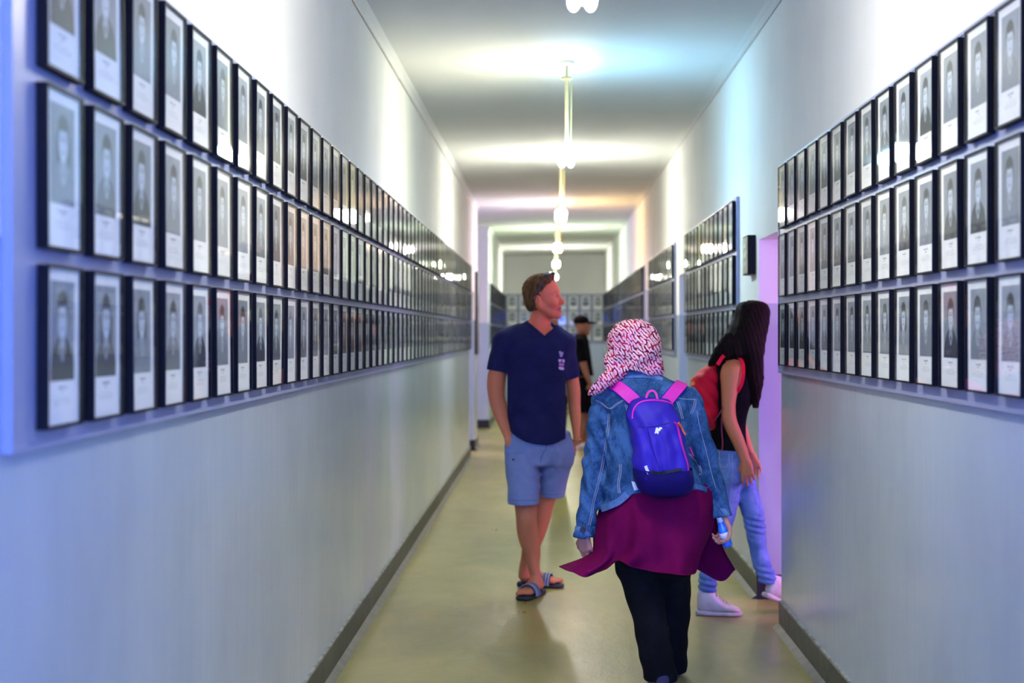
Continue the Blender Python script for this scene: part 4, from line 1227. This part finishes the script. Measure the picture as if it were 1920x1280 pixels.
cloth(N, 'tunic_front_panel', [
    [(1150, 930, .14), (1152, 980, .18), (1158, 1020, .20), (1166, 1040, .20)],
    [(1220, 930, .20), (1220, 980, .23), (1222, 1020, .25), (1224, 1045, .26)],
    [(1285, 930, .18), (1288, 980, .22), (1292, 1025, .24), (1296, 1062, .26)],
    [(1318, 930, .12), (1322, 985, .17), (1326, 1035, .20), (1352, 1090, .22)],
    [(1338, 930, .06), (1345, 985, .12), (1357, 1030, .16), (1379, 1068, .19)]], MAR, wo, 7, .003, lambda u, v: .01 * math.sin(u * 2.3) * v / 3)

# trousers and shoes
BLK = fabric('trousers_black', (.0045, .0045, .006), (.008, .008, .010), .9, 12, 500, .3)
V = Vol((-.32, -.30, .0), (.28, .55, .80), .005)
V.zl(N.rows([(1010, 1228, 82, .02, .14), (1050, 1228, 74, .02, .135), (1075, 1228, 68, .03, .12)]), 2.2, .03)
V.zl(N.rows([(1040, 1197, 41, .02, .12), (1078, 1202, 40, .01, .11), (1110, 1207, 37.5, .0, .10), (1150, 1216, 34, -.02, .085), (1175, 1221, 32.5, -.03, .08), (1212, 1227, 32, -.02, .078), (1250, 1234, 32, .0, .075), (1274, 1239, 32, .01, .075)]), 2.1, .03, .008)
V.zl(N.rows([(1040, 1262, 36, .04, .12), (1078, 1261, 34, .08, .11), (1110, 1261, 34, .11, .10), (1150, 1260, 33, .15, .085), (1212, 1257, 32, .19, .078), (1240, 1257, 31, .22, .075), (1259, 1257, 30.5, .25, .075)]), 2.1, .03, .008)
V.disp(wrinkle(.0045, 60, 2.1, 14))
a, b = V.mesh(); np_mesh('trousers', a, b, BLK, wo)
SHOE = simple('shoe_dark_violet_canvas', (.035, .030, .085), .7, scale=60); SOLE2 = simple('shoe_sole_grey', (.12, .11, .14), .6)
def shoe(parent, o, yaw, L, mats, pitch=0, high=.0, tw=1.0, h=.004, zb=0.0, laces=None):
    r = empty('shoe', (0, 0, 0)); r.parent = parent
    W = Vol(np.array(o) - [L + .1, L + .1, .12], np.array(o) + [L + .1, L + .1, .24 + high], h)
    s = L / .27
    rows = [(-.02*s, 0, .026*tw, .02, .085 + high), (.01*s, 0, .037*tw, .018, .095 + high), (.06*s, 0, .041*tw, .018, .100 + high), (.10*s, 0, .040*tw, .018, .085 + high * .55), (.145*s, 0, .043*tw, .018, .070),
            (.19*s, .0, .046*tw, .018, .058), (.225*s, .0, .041*tw, .018, .046), (.25*s, 0, .026*tw, .018, .036)]
    W.hl(o, yaw, rows, 2.3, 0, .018, pitch); a, b = W.mesh(); up = np_mesh('shoe_upper', a, b, mats[0], r); bv = BVHTree.FromPolygons([tuple(v) for v in a], [tuple(q) for q in b.tolist()])
    W = Vol(np.array(o) - [L + .1, L + .1, .12], np.array(o) + [L + .1, L + .1, .20], h)
    W.hl(o, yaw, [(-.028*s, 0, .028*tw, 0, .026), (.02*s, 0, .041*tw, 0, .026), (.10*s, 0, .041*tw, 0, .024), (.18*s, 0, .050*tw, 0, .024), (.23*s, 0, .043*tw, .001, .024), (.262*s, 0, .024*tw, .004, .025)], 4, 0, .014, pitch)
    a, b = W.mesh(); np_mesh('shoe_sole', a, b, mats[1], r)
    if laces:
        c, sn = math.cos(yaw), math.sin(yaw); mb = MB()
        for i in range(5):
            t = (.105 + i * .020) * s; zt = (.088 + high * .5) - i * (.0085 + high * .08)
            pts = []
            for k in range(7):
                sd = (-.026 + k * .052 / 6) * tw; zz = zt - (sd / .03)**2 * .012
                f = t; F = f * math.cos(pitch) - zz * math.sin(pitch); Zz = f * math.sin(pitch) + zz * math.cos(pitch)
                pts.append((o[0] + c * F - sn * sd, o[1] + sn * F + c * sd, o[2] + Zz + .003))
            mb.tube(pts, .003, 6)
        mb.build('laces', laces, r, smooth=True)
    return r
shoe(wo, (N.w(1241, 1290, .0)[0], -.05, 0), math.radians(92), .25, (SHOE, SOLE2))
shoe(wo, (N.w(1257, 1262, .26)[0], .20, 0), math.radians(88), .25, (SHOE, SOLE2))

# backpack
BPM = fabric('nylon_royal_blue', (.040, .022, .44), (.028, .014, .32), .45, 8, 800, .15, .0)
BPD = fabric('nylon_dark_navy', (.012, .006, .14), (.008, .004, .09), .5, 8, 800, .12, .0)
PINK = simple('webbing_pink', (.80, .02, .42), .55, scale=200, var=.05); MAG = simple('zipper_magenta', (.62, .02, .36), .4, var=.05)
ORG = simple('zip_pull_orange', (.95, .16, .06), .4, var=.05); WHT = simple('print_white', (.80, .82, .90), .5, var=.03)
bp = empty('backpack', (N.X0, N.Y0, 0), label='blue backpack with pink straps on the back of the woman in the denim jacket', cat='backpack')
V = Vol((-.14, -.36, .74), (.20, -.04, 1.28), .004)
prow = [(744, 1219, 26, -.165, .030), (750, 1219, 35, -.17, .045), (762, 1220, 43, -.18, .058), (785, 1224, 48.5, -.19, .072), (815, 1232, 51, -.20, .086), (850, 1238, 53, -.21, .098), (880, 1242, 54, -.215, .104), (905, 1246, 53, -.21, .100), (922, 1248, 44, -.20, .080), (931, 1250, 28, -.19, .055)]
V.zl(N.rows(prow), 2.7, .01, .02)
V.disp(lambda X, Y, Z: .0035 * np.sin((X * 1.0 + (Z - 1) * .35) * 120 + 2 * np.sin(Z * 16)) * np.exp(-((Z - 1.02) / .14)**2) + .002 * np.sin((X - Z) * 60))
a, b = V.mesh(); bag = np_mesh('bag_body', a, b, BPM, bp); bvB = N.bvh(a, b)
def lay(nm, pts, wd, th, mat, par=bp, lift=.0005, n=6): return laid(N, bvB, nm, pts, wd, th, mat, par, lift, n)
# darker base panel
V2 = Vol((-.14, -.36, .74), (.20, -.04, .95), .004)
V2.zl([(z_, x_, y_, rx_ + .004, ry_ + .004) for (z_, x_, y_, rx_, ry_) in N.rows(prow)], 2.7, .01, .02)
zt = N.w(0, 884, -.3)[2]
V2.cut(lambda X, Y, Z: Z - (zt + (X - N.w(1242, 0, -.3)[0]) * -.02 + .02 * ((X - N.w(1242, 0, -.3)[0]) / .1)**2) + 0 * Y)
a, b = V2.mesh(); np_mesh('base_panel', a, b, BPD, bp); bvP = N.bvh(a, b)
lay('piping', [(1186, 785), (1188, 770), (1195, 759), (1206, 753), (1222, 751), (1240, 752), (1256, 756), (1265, 764), (1272, 774), (1276, 784)], .006, .004, PINK)
lay('zipper', [(1263.5, 792), (1269, 797), (1273, 815), (1278, 835), (1284, 855), (1289, 872), (1290, 886)], .008, .004, MAG)
lay('zip_pull', [(1269, 793), (1274, 800), (1279, 810), (1282.5, 816)], .009, .006, ORG, lift=.004)
lay('base_trim', [(1222, 884), (1236, 886), (1252, 884), (1278, 880)], .012, .003, simple('trim_black', (.004, .004, .01), .6), lift=.006)
lay('panel_seam', [(1196, 800), (1215, 801), (1238, 797), (1258, 792)], .003, .001, BPD)
lay('panel_seam', [(1214, 800), (1220, 830), (1228, 855), (1236, 878)], .003, .001, BPD)
lay('reflective_patch', [(1210.5, 873), (1213, 880), (1217, 888)], .012, .0015, WHT)
decal_poly(N, bvB, 'logo', [[(1228, 810), (1230, 802), (1233, 801), (1234.5, 805), (1235.5, 811), (1233.5, 814), (1231, 811.5), (1228.5, 813), (1227, 811.5)],
                            [(1233.5, 805), (1236.5, 801), (1240, 801), (1242, 804), (1239, 804.5), (1238, 808), (1235.5, 808)]], WHT, bp, .001, .001)
# lettering on the base strip
fc = bpy.data.curves.new('lettering', 'FONT'); fc.body = 'QUECHUA'; fc.size = .0135; fc.extrude = .0006; fc.align_x = 'CENTER'; fc.align_y = 'CENTER'
tmp = bpy.data.objects.new('tmp', fc); COL.objects.link(tmp); dg = bpy.context.evaluated_depsgraph_get()
tm = bpy.data.meshes.new_from_object(tmp.evaluated_get(dg)); bpy.data.objects.remove(tmp)
l, n_ = N.hit(bvP, 1251, 883.5)
if l is None: l = Vector(N.w(1251, 883.5, -.31))
to = bpy.data.objects.new('lettering', tm); COL.objects.link(to); to.parent = bp; tm.materials.append(simple('lettering_lilac', (.22, .18, .45), .5))
to.location = l + Vector((0, -.012, 0)); to.rotation_euler = (math.radians(90), math.radians(-5), math.radians(3))
# shoulder straps over the jacket, with blue underside, and haul loop
def strap(pts, tail, wd):
    P = spline(pts, 6); ps, ns = [], []
    for q in P:
        l, nn = N.hit(bvJ, q[0], q[1])
        if l is None: continue
        ps.append(l); ns.append(nn)
    for _ in range(4):
        ns = [(ns[max(i-1, 0)] + ns[i] + ns[min(i+1, len(ns)-1)]).normalized() for i in range(len(ns))]
        ps = [ps[0]] + [(ps[i-1] + ps[i] * 2 + ps[i+1]) / 4 for i in range(1, len(ps)-1)] + [ps[-1]]
    p = ps[-1].copy(); step_ = .012
    for i in range(14):                     # carry on over the shoulder and down the chest
        q = Vector((p.x + tail * .1 * step_, p.y + step_, 2.0)); l, nn, _, _ = bvJ.ray_cast(q, Vector((0, 0, -1)))
        if l is None or l.z < p.z - .05: break
        ps.append(l); ns.append(nn if nn.z > 0 else -nn); p = l
    for _ in range(3):
        ns = [(ns[max(i-1, 0)] + ns[i] + ns[min(i+1, len(ns)-1)]).normalized() for i in range(len(ns))]
    ribbon('strap_lining', ps, ns, wd * 1.14, .004, BPM, bp, .003)
    ribbon('shoulder_strap', ps, ns, wd, .005, PINK, bp, .007)
strap([(1203, 768), (1196, 757), (1184, 745), (1170, 734), (1158, 726), (1151, 723)], -1, .052)
strap([(1242, 762), (1252, 749), (1263, 736), (1272, 727), (1277, 722)], 1, .050)
lp = spline([N.w(1211, 757, -.20), N.w(1212, 744, -.19), N.w(1216, 735, -.185), N.w(1223, 732, -.185), N.w(1229, 736, -.185), N.w(1232, 745, -.19), N.w(1234, 757, -.20)], 5)
ribbon('haul_loop', [Vector(p) for p in lp], [Vector((0, -1, 0))] * len(lp), .009, .005, PINK, bp)
laid(N, bvJ, 'side_buckle', [(1291, 838), (1294, 845), (1298, 855)], .008, .004, MAG, bp, .004)
laid(N, bvJ, 'compression_tail', [(1298, 855), (1305, 862), (1310, 872)], .005, .003, simple('trim_black_cord', (.01, .01, .015), .6), bp, .003)
mb = MB()
mb.prism([(0, 0), (.020, -.005), (.034, -.032), (.012, -.038), (.004, -.016)], 1, 0, .004)
o = mb.build('white_tag', WHT, bp, loc=N.w(1184, 902, -.19))

# small water bottle in her right hand
BOT = simple('bottle_blue_plastic', (.02, .10, .85), .12, scale=30, spec=1.0, col2=(.05, .30, .9)); CLR = simple('bottle_clear_blue', (.45, .60, .95), .08, spec=1.0)
bo = empty('water_bottle', (N.X0, N.Y0, 0), label='small blue bottle held in the right hand of the woman in denim', cat='bottle')
bc = Vector(N.w(1351, 978, -.045)); bd = Vector((.32, .1, -1)).normalized()
mb = MB(); mb.tube([bc - bd * .0, bc + bd * .012, bc + bd * .03, bc + bd * .10, bc + bd * .112], [.012, .016, .021, .021, .016], 16); mb.build('bottle_body', BOT, bo, smooth=True)
mb = MB(); mb.tube([bc - bd * .02, bc], [.011, .011], 14); mb.build('bottle_cap', CLR, bo)
mb = MB(); mb.tube([bc + bd * .045, bc + bd * .075], [.0214, .0214], 16); mb.build('bottle_label', WHT, bo, smooth=True)

# ================================================================== PERSON: long-haired woman stepping into the doorway
G = Fig(1350, 7.6)
gi = G.base(label='long-haired woman in black top and jeans stepping into the doorway', cat='person')
SKIN_G = skin_mat('skin_tan', (.55, .19, .075)); SK_G = (.55, .19, .075)
h = .0045
V = Vol((-.24, -.26, -.01), (.42, .50, 1.72), h)
V.zl(G.rows([(672, 1378, 17, .03, .07), (690, 1372, 27, .05, .10), (720, 1370, 31, .06, .13), (760, 1366, 27, .06, .12), (800, 1364, 26, .06, .12), (840, 1363, 28, .06, .14), (880, 1366, 30, .06, .15)]), 2.3, .03)
GH = Head(G.w(1409, 607, .07), math.radians(42), math.radians(-14), 0, .92); GH.build(V)
V.cap(G.w(1384, 675, .06), G.w(1403, 632, .07), .052, .048, .03)
V.cap(G.w(1376, 690, .03), G.w(1372, 700, -.05), .055, .047, .04)
arm = [(686, 1374, 16, -.05, .045), (705, 1371, 16.5, -.065, .045), (735, 1367.5, 14, -.075, .041), (765, 1366, 12.2, -.08, .037), (785, 1367.5, 12.6, -.08, .037), (805, 1375, 13.2, -.085, .036), (825, 1384, 12, -.09, .032), (845, 1392, 10.4, -.10, .027), (860, 1397, 9.4, -.105, .021), (868, 1400, 10, -.105, .019)]
V.zl(G.rows(arm), 2.05, .03)
V.zl(G.rows([(690, 1385, 14, .20, .045), (740, 1384, 12, .24, .04), (790, 1388, 11, .26, .035), (830, 1400, 9, .22, .03), (850, 1408, 7, .2, .02)]), 2.05, .03)
hand(V, G.w(1399, 863, -.105), (.10, .02, -1), (.25, .95, -.05), -1, (.30, .45, .35), .92)
hand(V, G.w(1408, 850, .20), (.3, .1, -1), (-.3, -.9, 0), 1, (.3, .45, .35), .9)
V.zl(G.rows([(860, 1362, 26, .02, .11), (942, 1357, 21, .02, .08), (996, 1348, 17, .0, .062), (1043, 1333, 14, .0, .052), (1085, 1327, 12, .0, .042), (1120, 1324, 12, .0, .045)]), 2, .02)
V.zl(G.rows([(860, 1384, 20, .08, .11), (907, 1397, 18, .08, .085), (954, 1408, 17, .06, .065), (978, 1414, 16, .05, .06), (1025, 1420, 14, .04, .052), (1061, 1430, 12, .02, .045), (1095, 1441, 11, .0, .04)]), 2, .02)
V.hl((G.w(1318, 1150)[0], -.01, 0), math.radians(-6), [(0, 0, .024, .03, .10), (.05, 0, .026, .03, .09), (.09, 0, .026, .03, .06)], 2.3, .02)
a, b = V.mesh(); col = face_paint(a, SK_G); col = GH.paint(a, col); np_mesh('body', a, b, SKIN_G, gi, col)

# hair to the chest
HAIRG = simple('hair_long_dark', (.005, .0035, .003), .65, var=.2, scale=40, col2=(.014, .007, .005), bs=.35, bd=.004, stretch=(3, 3, .10), spec=.05)
V = Vol((-.10, -.16, 1.10), (.34, .28, 1.72), .0042)
V.zl(G.rows([(563, 1411, 12, .06, .05), (568, 1411, 24, .06, .08), (578, 1411, 31.5, .06, .098), (596, 1409, 34.5, .06, .112), (615, 1403, 37.5, .05, .115), (632, 1397, 39.5, .045, .115), (650, 1389, 43, .04, .112), (664, 1383, 47, .04, .105), (676, 1378, 46, .05, .09)]), 2.1, .02, .02)
V.zl(G.rows([(640, 1412, 21, .03, .085), (670, 1412, 19.5, .0, .075), (700, 1413, 18.5, -.01, .062), (722, 1414, 15.5, -.01, .05), (745, 1416, 10, -.0, .035), (768, 1417, 4.5, .0, .02)]), 2.1, .02, .015)
V.chain([G.w(1366, 640, -.02), G.w(1350, 662, .0), G.w(1337, 681, .02), G.w(1330, 690, .03)], [.045, .034, .020, .008], .02)
V.chain([G.w(1424, 690, -.03), G.w(1428, 708, -.03), G.w(1427, 720, -.03), G.w(1421, 729, -.02)], [.020, .014, .009, .004], .01)
# opening for the face on the far right side
V.ell(GH.p(.125, 0, -.03), (.045, .055, .095), GH.R, .02, 's')
V.disp(lambda X, Y, Z: .0012 * np.sin((X + (Z - 1.5) * .25) * 260 + 2 * np.sin(Z * 12)) + .0016 * np.sin((X - Y) * 85 + Z * 8))
a, b = V.mesh(); np_mesh('long_hair', a, b, HAIRG, gi)

# sleeveless black top
BTOP = fabric('top_black', (.004, .004, .005), (.007, .007, .008), .9, 14, 500, .2)
BTOP.node_tree.nodes['Principled BSDF'].inputs['Specular IOR Level'].default_value = .04
V = Vol((-.16, -.22, .84), (.26, .36, 1.42), h)
V.zl(G.rows([(668, 1384, 14, .05, .075), (680, 1375, 30, .05, .10), (696, 1372, 38, .055, .125), (720, 1372, 41, .06, .145), (750, 1370, 38, .06, .145), (780, 1366, 34, .06, .14), (810, 1365, 33, .06, .14), (838, 1366, 33, .06, .152), (843, 1366, 32, .06, .15)]), 2.2, .02, .01)
V.cap(G.w(1396, 728, .05), G.w(1404, 742, .05), .045, .035, .04)
# armhole
V.ell(G.w(1376, 706, -.10), (.055, .075, .095), k=.01, op='s')
V.disp(wrinkle(.003, 30, .3, 9))
a, b = V.mesh(); np_mesh('sleeveless_top', a, b, BTOP, gi); bvG = G.bvh(a, b)

# jeans
JN = denim('denim_light_blue', (.16, .27, .52), (.09, .17, .38), .6)
V = Vol((-.20, -.24, .06), (.40, .40, 1.02), h)
V.zl(G.rows([(832, 1364, 31, .06, .145), (855, 1364, 30, .06, .155), (880, 1366, 31, .06, .155), (900, 1370, 30, .06, .145)]), 2.2, .03)
V.zl(G.rows([(860, 1361, 29, .02, .125), (900, 1360, 29, .02, .11), (942, 1357, 27, .02, .092), (975, 1353, 23, .01, .08), (996, 1348, 21.5, .0, .074), (1020, 1340, 19.5, .0, .068), (1043, 1333, 17.5, .0, .062), (1085, 1327, 16.5, .0, .056), (1110, 1326, 17.5, .0, .058)]), 2.1, .03, .008)
V.zl(G.rows([(862, 1386, 22, .08, .125), (907, 1397, 21.5, .08, .105), (940, 1405, 22, .07, .085), (960, 1411, 21, .06, .080), (985, 1415, 19.5, .05, .072), (1025, 1421, 17, .04, .062), (1055, 1428, 17.5, .02, .056), (1080, 1438, 18, .01, .052), (1092, 1440, 17.5, .0, .05)]), 2.1, .025, .008)
V.disp(wrinkle(.003, 80, 1.9, 15))
for zc_, xc in ((G.w(0, 1095)[2], 1326), (G.w(0, 1075)[2], 1436), (G.w(0, 985)[2], 1416)):
    x0 = G.w(xc, 0)[0]; V.disp(lambda X, Y, Z, zc_=zc_, x0=x0: .0065 * np.sin(Z * 190 + X * 40) * np.exp(-(((Z - zc_) / .045)**2 + ((X - x0) / .08)**2)))
a, b = V.mesh(); je = np_mesh('jeans', a, b, JN, gi); bvN = G.bvh(a, b)
JS = simple('jeans_stitch', (.30, .36, .62), .8)
laid(G, bvN, 'outer_seam', [(1372, 850), (1374, 880), (1370, 920), (1366, 960), (1357, 995), (1343, 1040), (1334, 1085)], .003, .001, JS, je)
laid(G, bvN, 'back_pocket', [(1349, 846), (1350, 870), (1358, 876), (1366, 868), (1367, 850)], .004, .0012, JS, je)

WSH = simple('shoe_white_leather', (.72, .66, .62), .55, scale=14, col2=(.60, .50, .42), bs=.1); WSL = simple('shoe_sole_off_white', (.62, .56, .48), .6, scale=20); LC = simple('laces_cream', (.62, .52, .36), .8)
sx, sy, _ = G.w(1312, 1150, 0)
shoe(gi, (sx, -.012, 0), math.radians(-6), .232, (WSH, WSL), 0, .045, 1.0, .004, laces=LC)
fx, fy, fz = G.w(1437, 1120, -.03)
shoe(gi, (fx, fy + .01, fz - .002), math.radians(22), .235, (WSH, WSL), math.radians(-24), .035, 1.0, .004, laces=LC)

# red backpack on her back
RED = fabric('nylon_red', (.66, .006, .030), (.52, .004, .022), .55, 6, 600, .15, 0)
RDK = simple('cord_dark_red', (.25, .005, .03), .6)
rb = empty('backpack', (G.X0, G.Y0, 0), label='red backpack on the back of the long-haired woman in the doorway', cat='backpack')
V = Vol((-.26, -.16, .94), (.08, .30, 1.40), .0042)
V.zl(G.rows([(682, 1336, 5, .06, .06), (690, 1331, 13, .06, .10), (704, 1325, 22, .06, .12), (722, 1322, 26.5, .06, .13), (745, 1324, 25, .06, .13), (770, 1328, 19, .06, .125), (792, 1331, 12, .06, .11), (806, 1333, 6, .06, .08)]), 2.5, .01, .02)
V.disp(lambda X, Y, Z: .003 * np.sin((X + Z) * 70 + Y * 30))
a, b = V.mesh(); np_mesh('bag_body', a, b, RED, rb); bvR = G.bvh(a, b)
decal_poly(G, bvR, 'orange_badge', [star(1300.5, 719, 4.5, 6, .7)], simple('badge_orange', (.95, .25, .03), .4), rb, .003, .002)
def gs(nm, pts, wd, mat, nrm):
    P = [Vector(p) for p in spline([G.w(*q) for q in pts], 6)]; ribbon(nm, P, [Vector(nrm).normalized()] * len(P), wd, .004, mat, rb)
gs('shoulder_strap', [(1345, 684, -.07), (1356, 668, -.045), (1370, 663, -.03), (1384, 668, -.045), (1393, 684, -.075), (1393, 705, -.10), (1389, 722, -.10), (1382, 735, -.09)], .020, RED, (.25, -1, .35))
gs('drawstring', [(1329, 802, -.06), (1340, 788, -.09), (1352, 770, -.10), (1358, 760, -.09)], .006, RDK, (0, -1, 0))
gs('drawstring', [(1353, 782, -.09), (1353, 805, -.10), (1355, 830, -.11), (1353, 846, -.11)], .006, RDK, (0, -1, 0))

# ================================================================== PERSON: far man in black with a cap
F = Fig(1092, 18.4)
fm = F.base(label='distant man in black T-shirt, black shorts and black cap facing right', cat='person')
SKIN_F = skin_mat('skin_warm', (.42, .17, .09)); SK_F = (.40, .17, .09)
h = .009
V = Vol((-.30, -.28, -.01), (.30, .32, 1.80), h)
FHd = Head(F.w(1092, 611, 0), math.radians(-12), 0, 0, 1.0); FHd.build(V)
V.cap(F.w(1089, 630, .01), F.w(1090, 618, 0), .058, .055, .03)
V.zl(F.rows([(630, 1089, 8, .0, .10), (640, 1088, 14, .0, .18), (670, 1088, 15, 0, .17), (710, 1088, 14, 0, .15), (735, 1090, 15, 0, .16)]), 2.2, .03)
V.zl(F.rows([(640, 1086, 7.5, -.19, .05), (670, 1091, 7, -.20, .048), (690, 1096, 6.5, -.20, .043), (708, 1102, 5, -.20, .034), (718, 1106, 4, -.20, .026)]), 2, .03)
hand(V, F.w(1106, 718, -.20), (.25, 0, -1), (0, 1, 0), -1, (.3, .4, .3), .95)
V.zl(F.rows([(640, 1090, 7, .19, .05), (690, 1096, 6, .20, .043), (720, 1102, 4, .20, .028)]), 2, .03)
hand(V, F.w(1103, 722, .20), (.2, 0, -1), (0, -1, 0), 1, (.3, .4, .3), .95)
for dy, x0, x1, x2 in ((-.09, 1091, 1090, 1087), (.09, 1096, 1098, 1097)):
    V.zl(F.rows([(730, x0, 12, dy, .085), (775, x1, 8.6, dy, .06), (800, x1 - 1, 8.4, dy, .058), (828, x2, 5, dy, .038), (838, x2, 5, dy, .042)]), 2, .02)
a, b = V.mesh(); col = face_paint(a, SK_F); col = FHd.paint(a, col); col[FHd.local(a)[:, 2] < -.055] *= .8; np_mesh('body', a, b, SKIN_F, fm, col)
V = Vol((-.34, -.30, .95), (.34, .32, 1.60), h)
V.zl(F.rows([(626, 1089, 9, .0, .11), (632, 1089, 13, .0, .17), (645, 1088, 17, .0, .20), (670, 1089, 19, .0, .19), (700, 1093, 19.5, 0, .18), (716, 1094, 19, 0, .18)]), 2.3, .03, .01)
V.cap(F.w(1087, 640, -.18), F.w(1092, 672, -.20), .065, .062, .03); V.cap(F.w(1091, 640, .18), F.w(1095, 672, .20), .062, .060, .03)
V.disp(wrinkle(.004, 24, 0, 8)); a, b = V.mesh(); np_mesh('t_shirt', a, b, BTOP, fm)
V = Vol((-.30, -.30, .48), (.30, .32, 1.08), h)
V.zl(F.rows([(706, 1092, 16, 0, .17), (735, 1093, 18, 0, .19), (750, 1094, 18, 0, .185)]), 2.3, .03)
for dy, x0 in ((-.095, 1093), (.095, 1099)): V.zl(F.rows([(735, x0, 15.5, dy, .10), (776, x0, 14, dy, .095)]), 2.2, .02, .008)
a, b = V.mesh(); np_mesh('shorts', a, b, BTOP, fm)
V = Vol(np.array(FHd.o) - .16, np.array(FHd.o) + .26, .006)
FHd.e(V, (-.014, 0, .055), (.106, .086, .088)); V.cut(lambda X, Y, Z: (FHd.o.z + .028) - Z + 0 * X + 0 * Y)
FHd.e(V, (.120, 0, .040), (.090, .075, .017), .01)
a, b = V.mesh(); np_mesh('cap', a, b, BTOP, fm)
for dy, x2 in ((-.09, 1085), (.09, 1095)):
    q = F.w(x2, 842, dy); shoe(fm, (q[0], dy, 0), math.radians(-12), .27, (WSH, WSL), 0, .0, 1.0, .008)

# person mostly hidden behind the man in navy: only brown hair shows beside his chin
K = Fig(1030, 13.6)
ki = K.base(label='brown-haired person in grey top almost hidden behind the man in navy', cat='person')
V = Vol((-.28, -.2, -.01), (.28, .24, 1.72), .009)
KH = Head(K.w(1031, 613, 0), math.radians(80), 0, 0, .95); KH.build(V)
s = K.Y0 / FP
V.cap(K.w(1030, 650, 0), K.w(1031, 625, 0), .05, .05, .03)
V.zl([(1.38, 0, 0, .12, .08), (1.30, 0, 0, .17, .10), (1.1, 0, 0, .13, .10), (.95, 0, 0, .16, .11), (.85, 0, 0, .16, .11)], 2.2, .03)
for q in (-1, 1):
    V.zl([(1.34, q * .17, 0, .045, .045), (1.08, q * .19, .01, .04, .04), (.86, q * .20, -.02, .026, .026)], 2, .03)
    hand(V, (q * .20, -.02, .85), (0, -.1, -1), (-q, 0, 0), q, (.3, .4, .3), .88)
    V.zl([(.9, q * .08, 0, .08, .085), (.5, q * .085, 0, .055, .058), (.1, q * .09, .01, .036, .04), (.03, q * .09, .01, .035, .04)], 2, .02)
a, b = V.mesh(); col = face_paint(a, SK_W); col = KH.paint(a, col); np_mesh('body', a, b, SKIN_W, ki, col)
V = Vol(np.array(KH.o) - [.16, .16, .34], np.array(KH.o) + .17, .007)
KH.e(V, (-.02, 0, .045), (.105, .09, .092)); V.zl([(KH.o.z + .03, KH.o.x, KH.o.y - .02, .09, .085), (KH.o.z - .1, KH.o.x, KH.o.y - .05, .095, .065), (KH.o.z - .28, KH.o.x, KH.o.y - .07, .08, .04)], 2.2, .02)
KH.e(V, (.09, 0, -.03), (.06, .062, .09), .01, 's')
a, b = V.mesh(); np_mesh('brown_hair', a, b, simple('hair_brown', (.16, .05, .022), .5, var=.3, scale=20, stretch=(3, 3, .2)), ki)
GREYT = fabric('top_grey', (.12, .12, .14), (.16, .16, .18)); V = Vol((-.28, -.2, .8), (.28, .24, 1.48), .009)
V.zl([(1.42, 0, 0, .09, .08), (1.37, 0, 0, .15, .10), (1.28, 0, 0, .19, .12), (1.1, 0, 0, .155, .12), (.92, 0, 0, .18, .13)], 2.3, .03, .01)
for q in (-1, 1): V.cap((q * .16, 0, 1.34), (q * .185, 0, 1.16), .062, .056, .03)
a, b = V.mesh(); np_mesh('top', a, b, GREYT, ki)
V = Vol((-.24, -.2, .06), (.24, .24, 1.0), .009)
V.zl([(.98, 0, 0, .16, .12), (.84, 0, 0, .175, .13)], 2.2, .02)
for q in (-1, 1): V.zl([(.9, q * .085, 0, .09, .105), (.5, q * .09, 0, .07, .075), (.09, q * .095, .01, .06, .065)], 2.1, .02, .008)
a, b = V.mesh(); np_mesh('trousers', a, b, BLK, ki)
for q in (-1, 1): shoe(ki, (q * .095, -.03, 0), math.radians(88), .25, (SHOE, SOLE2), 0, 0, 1.0, .008)
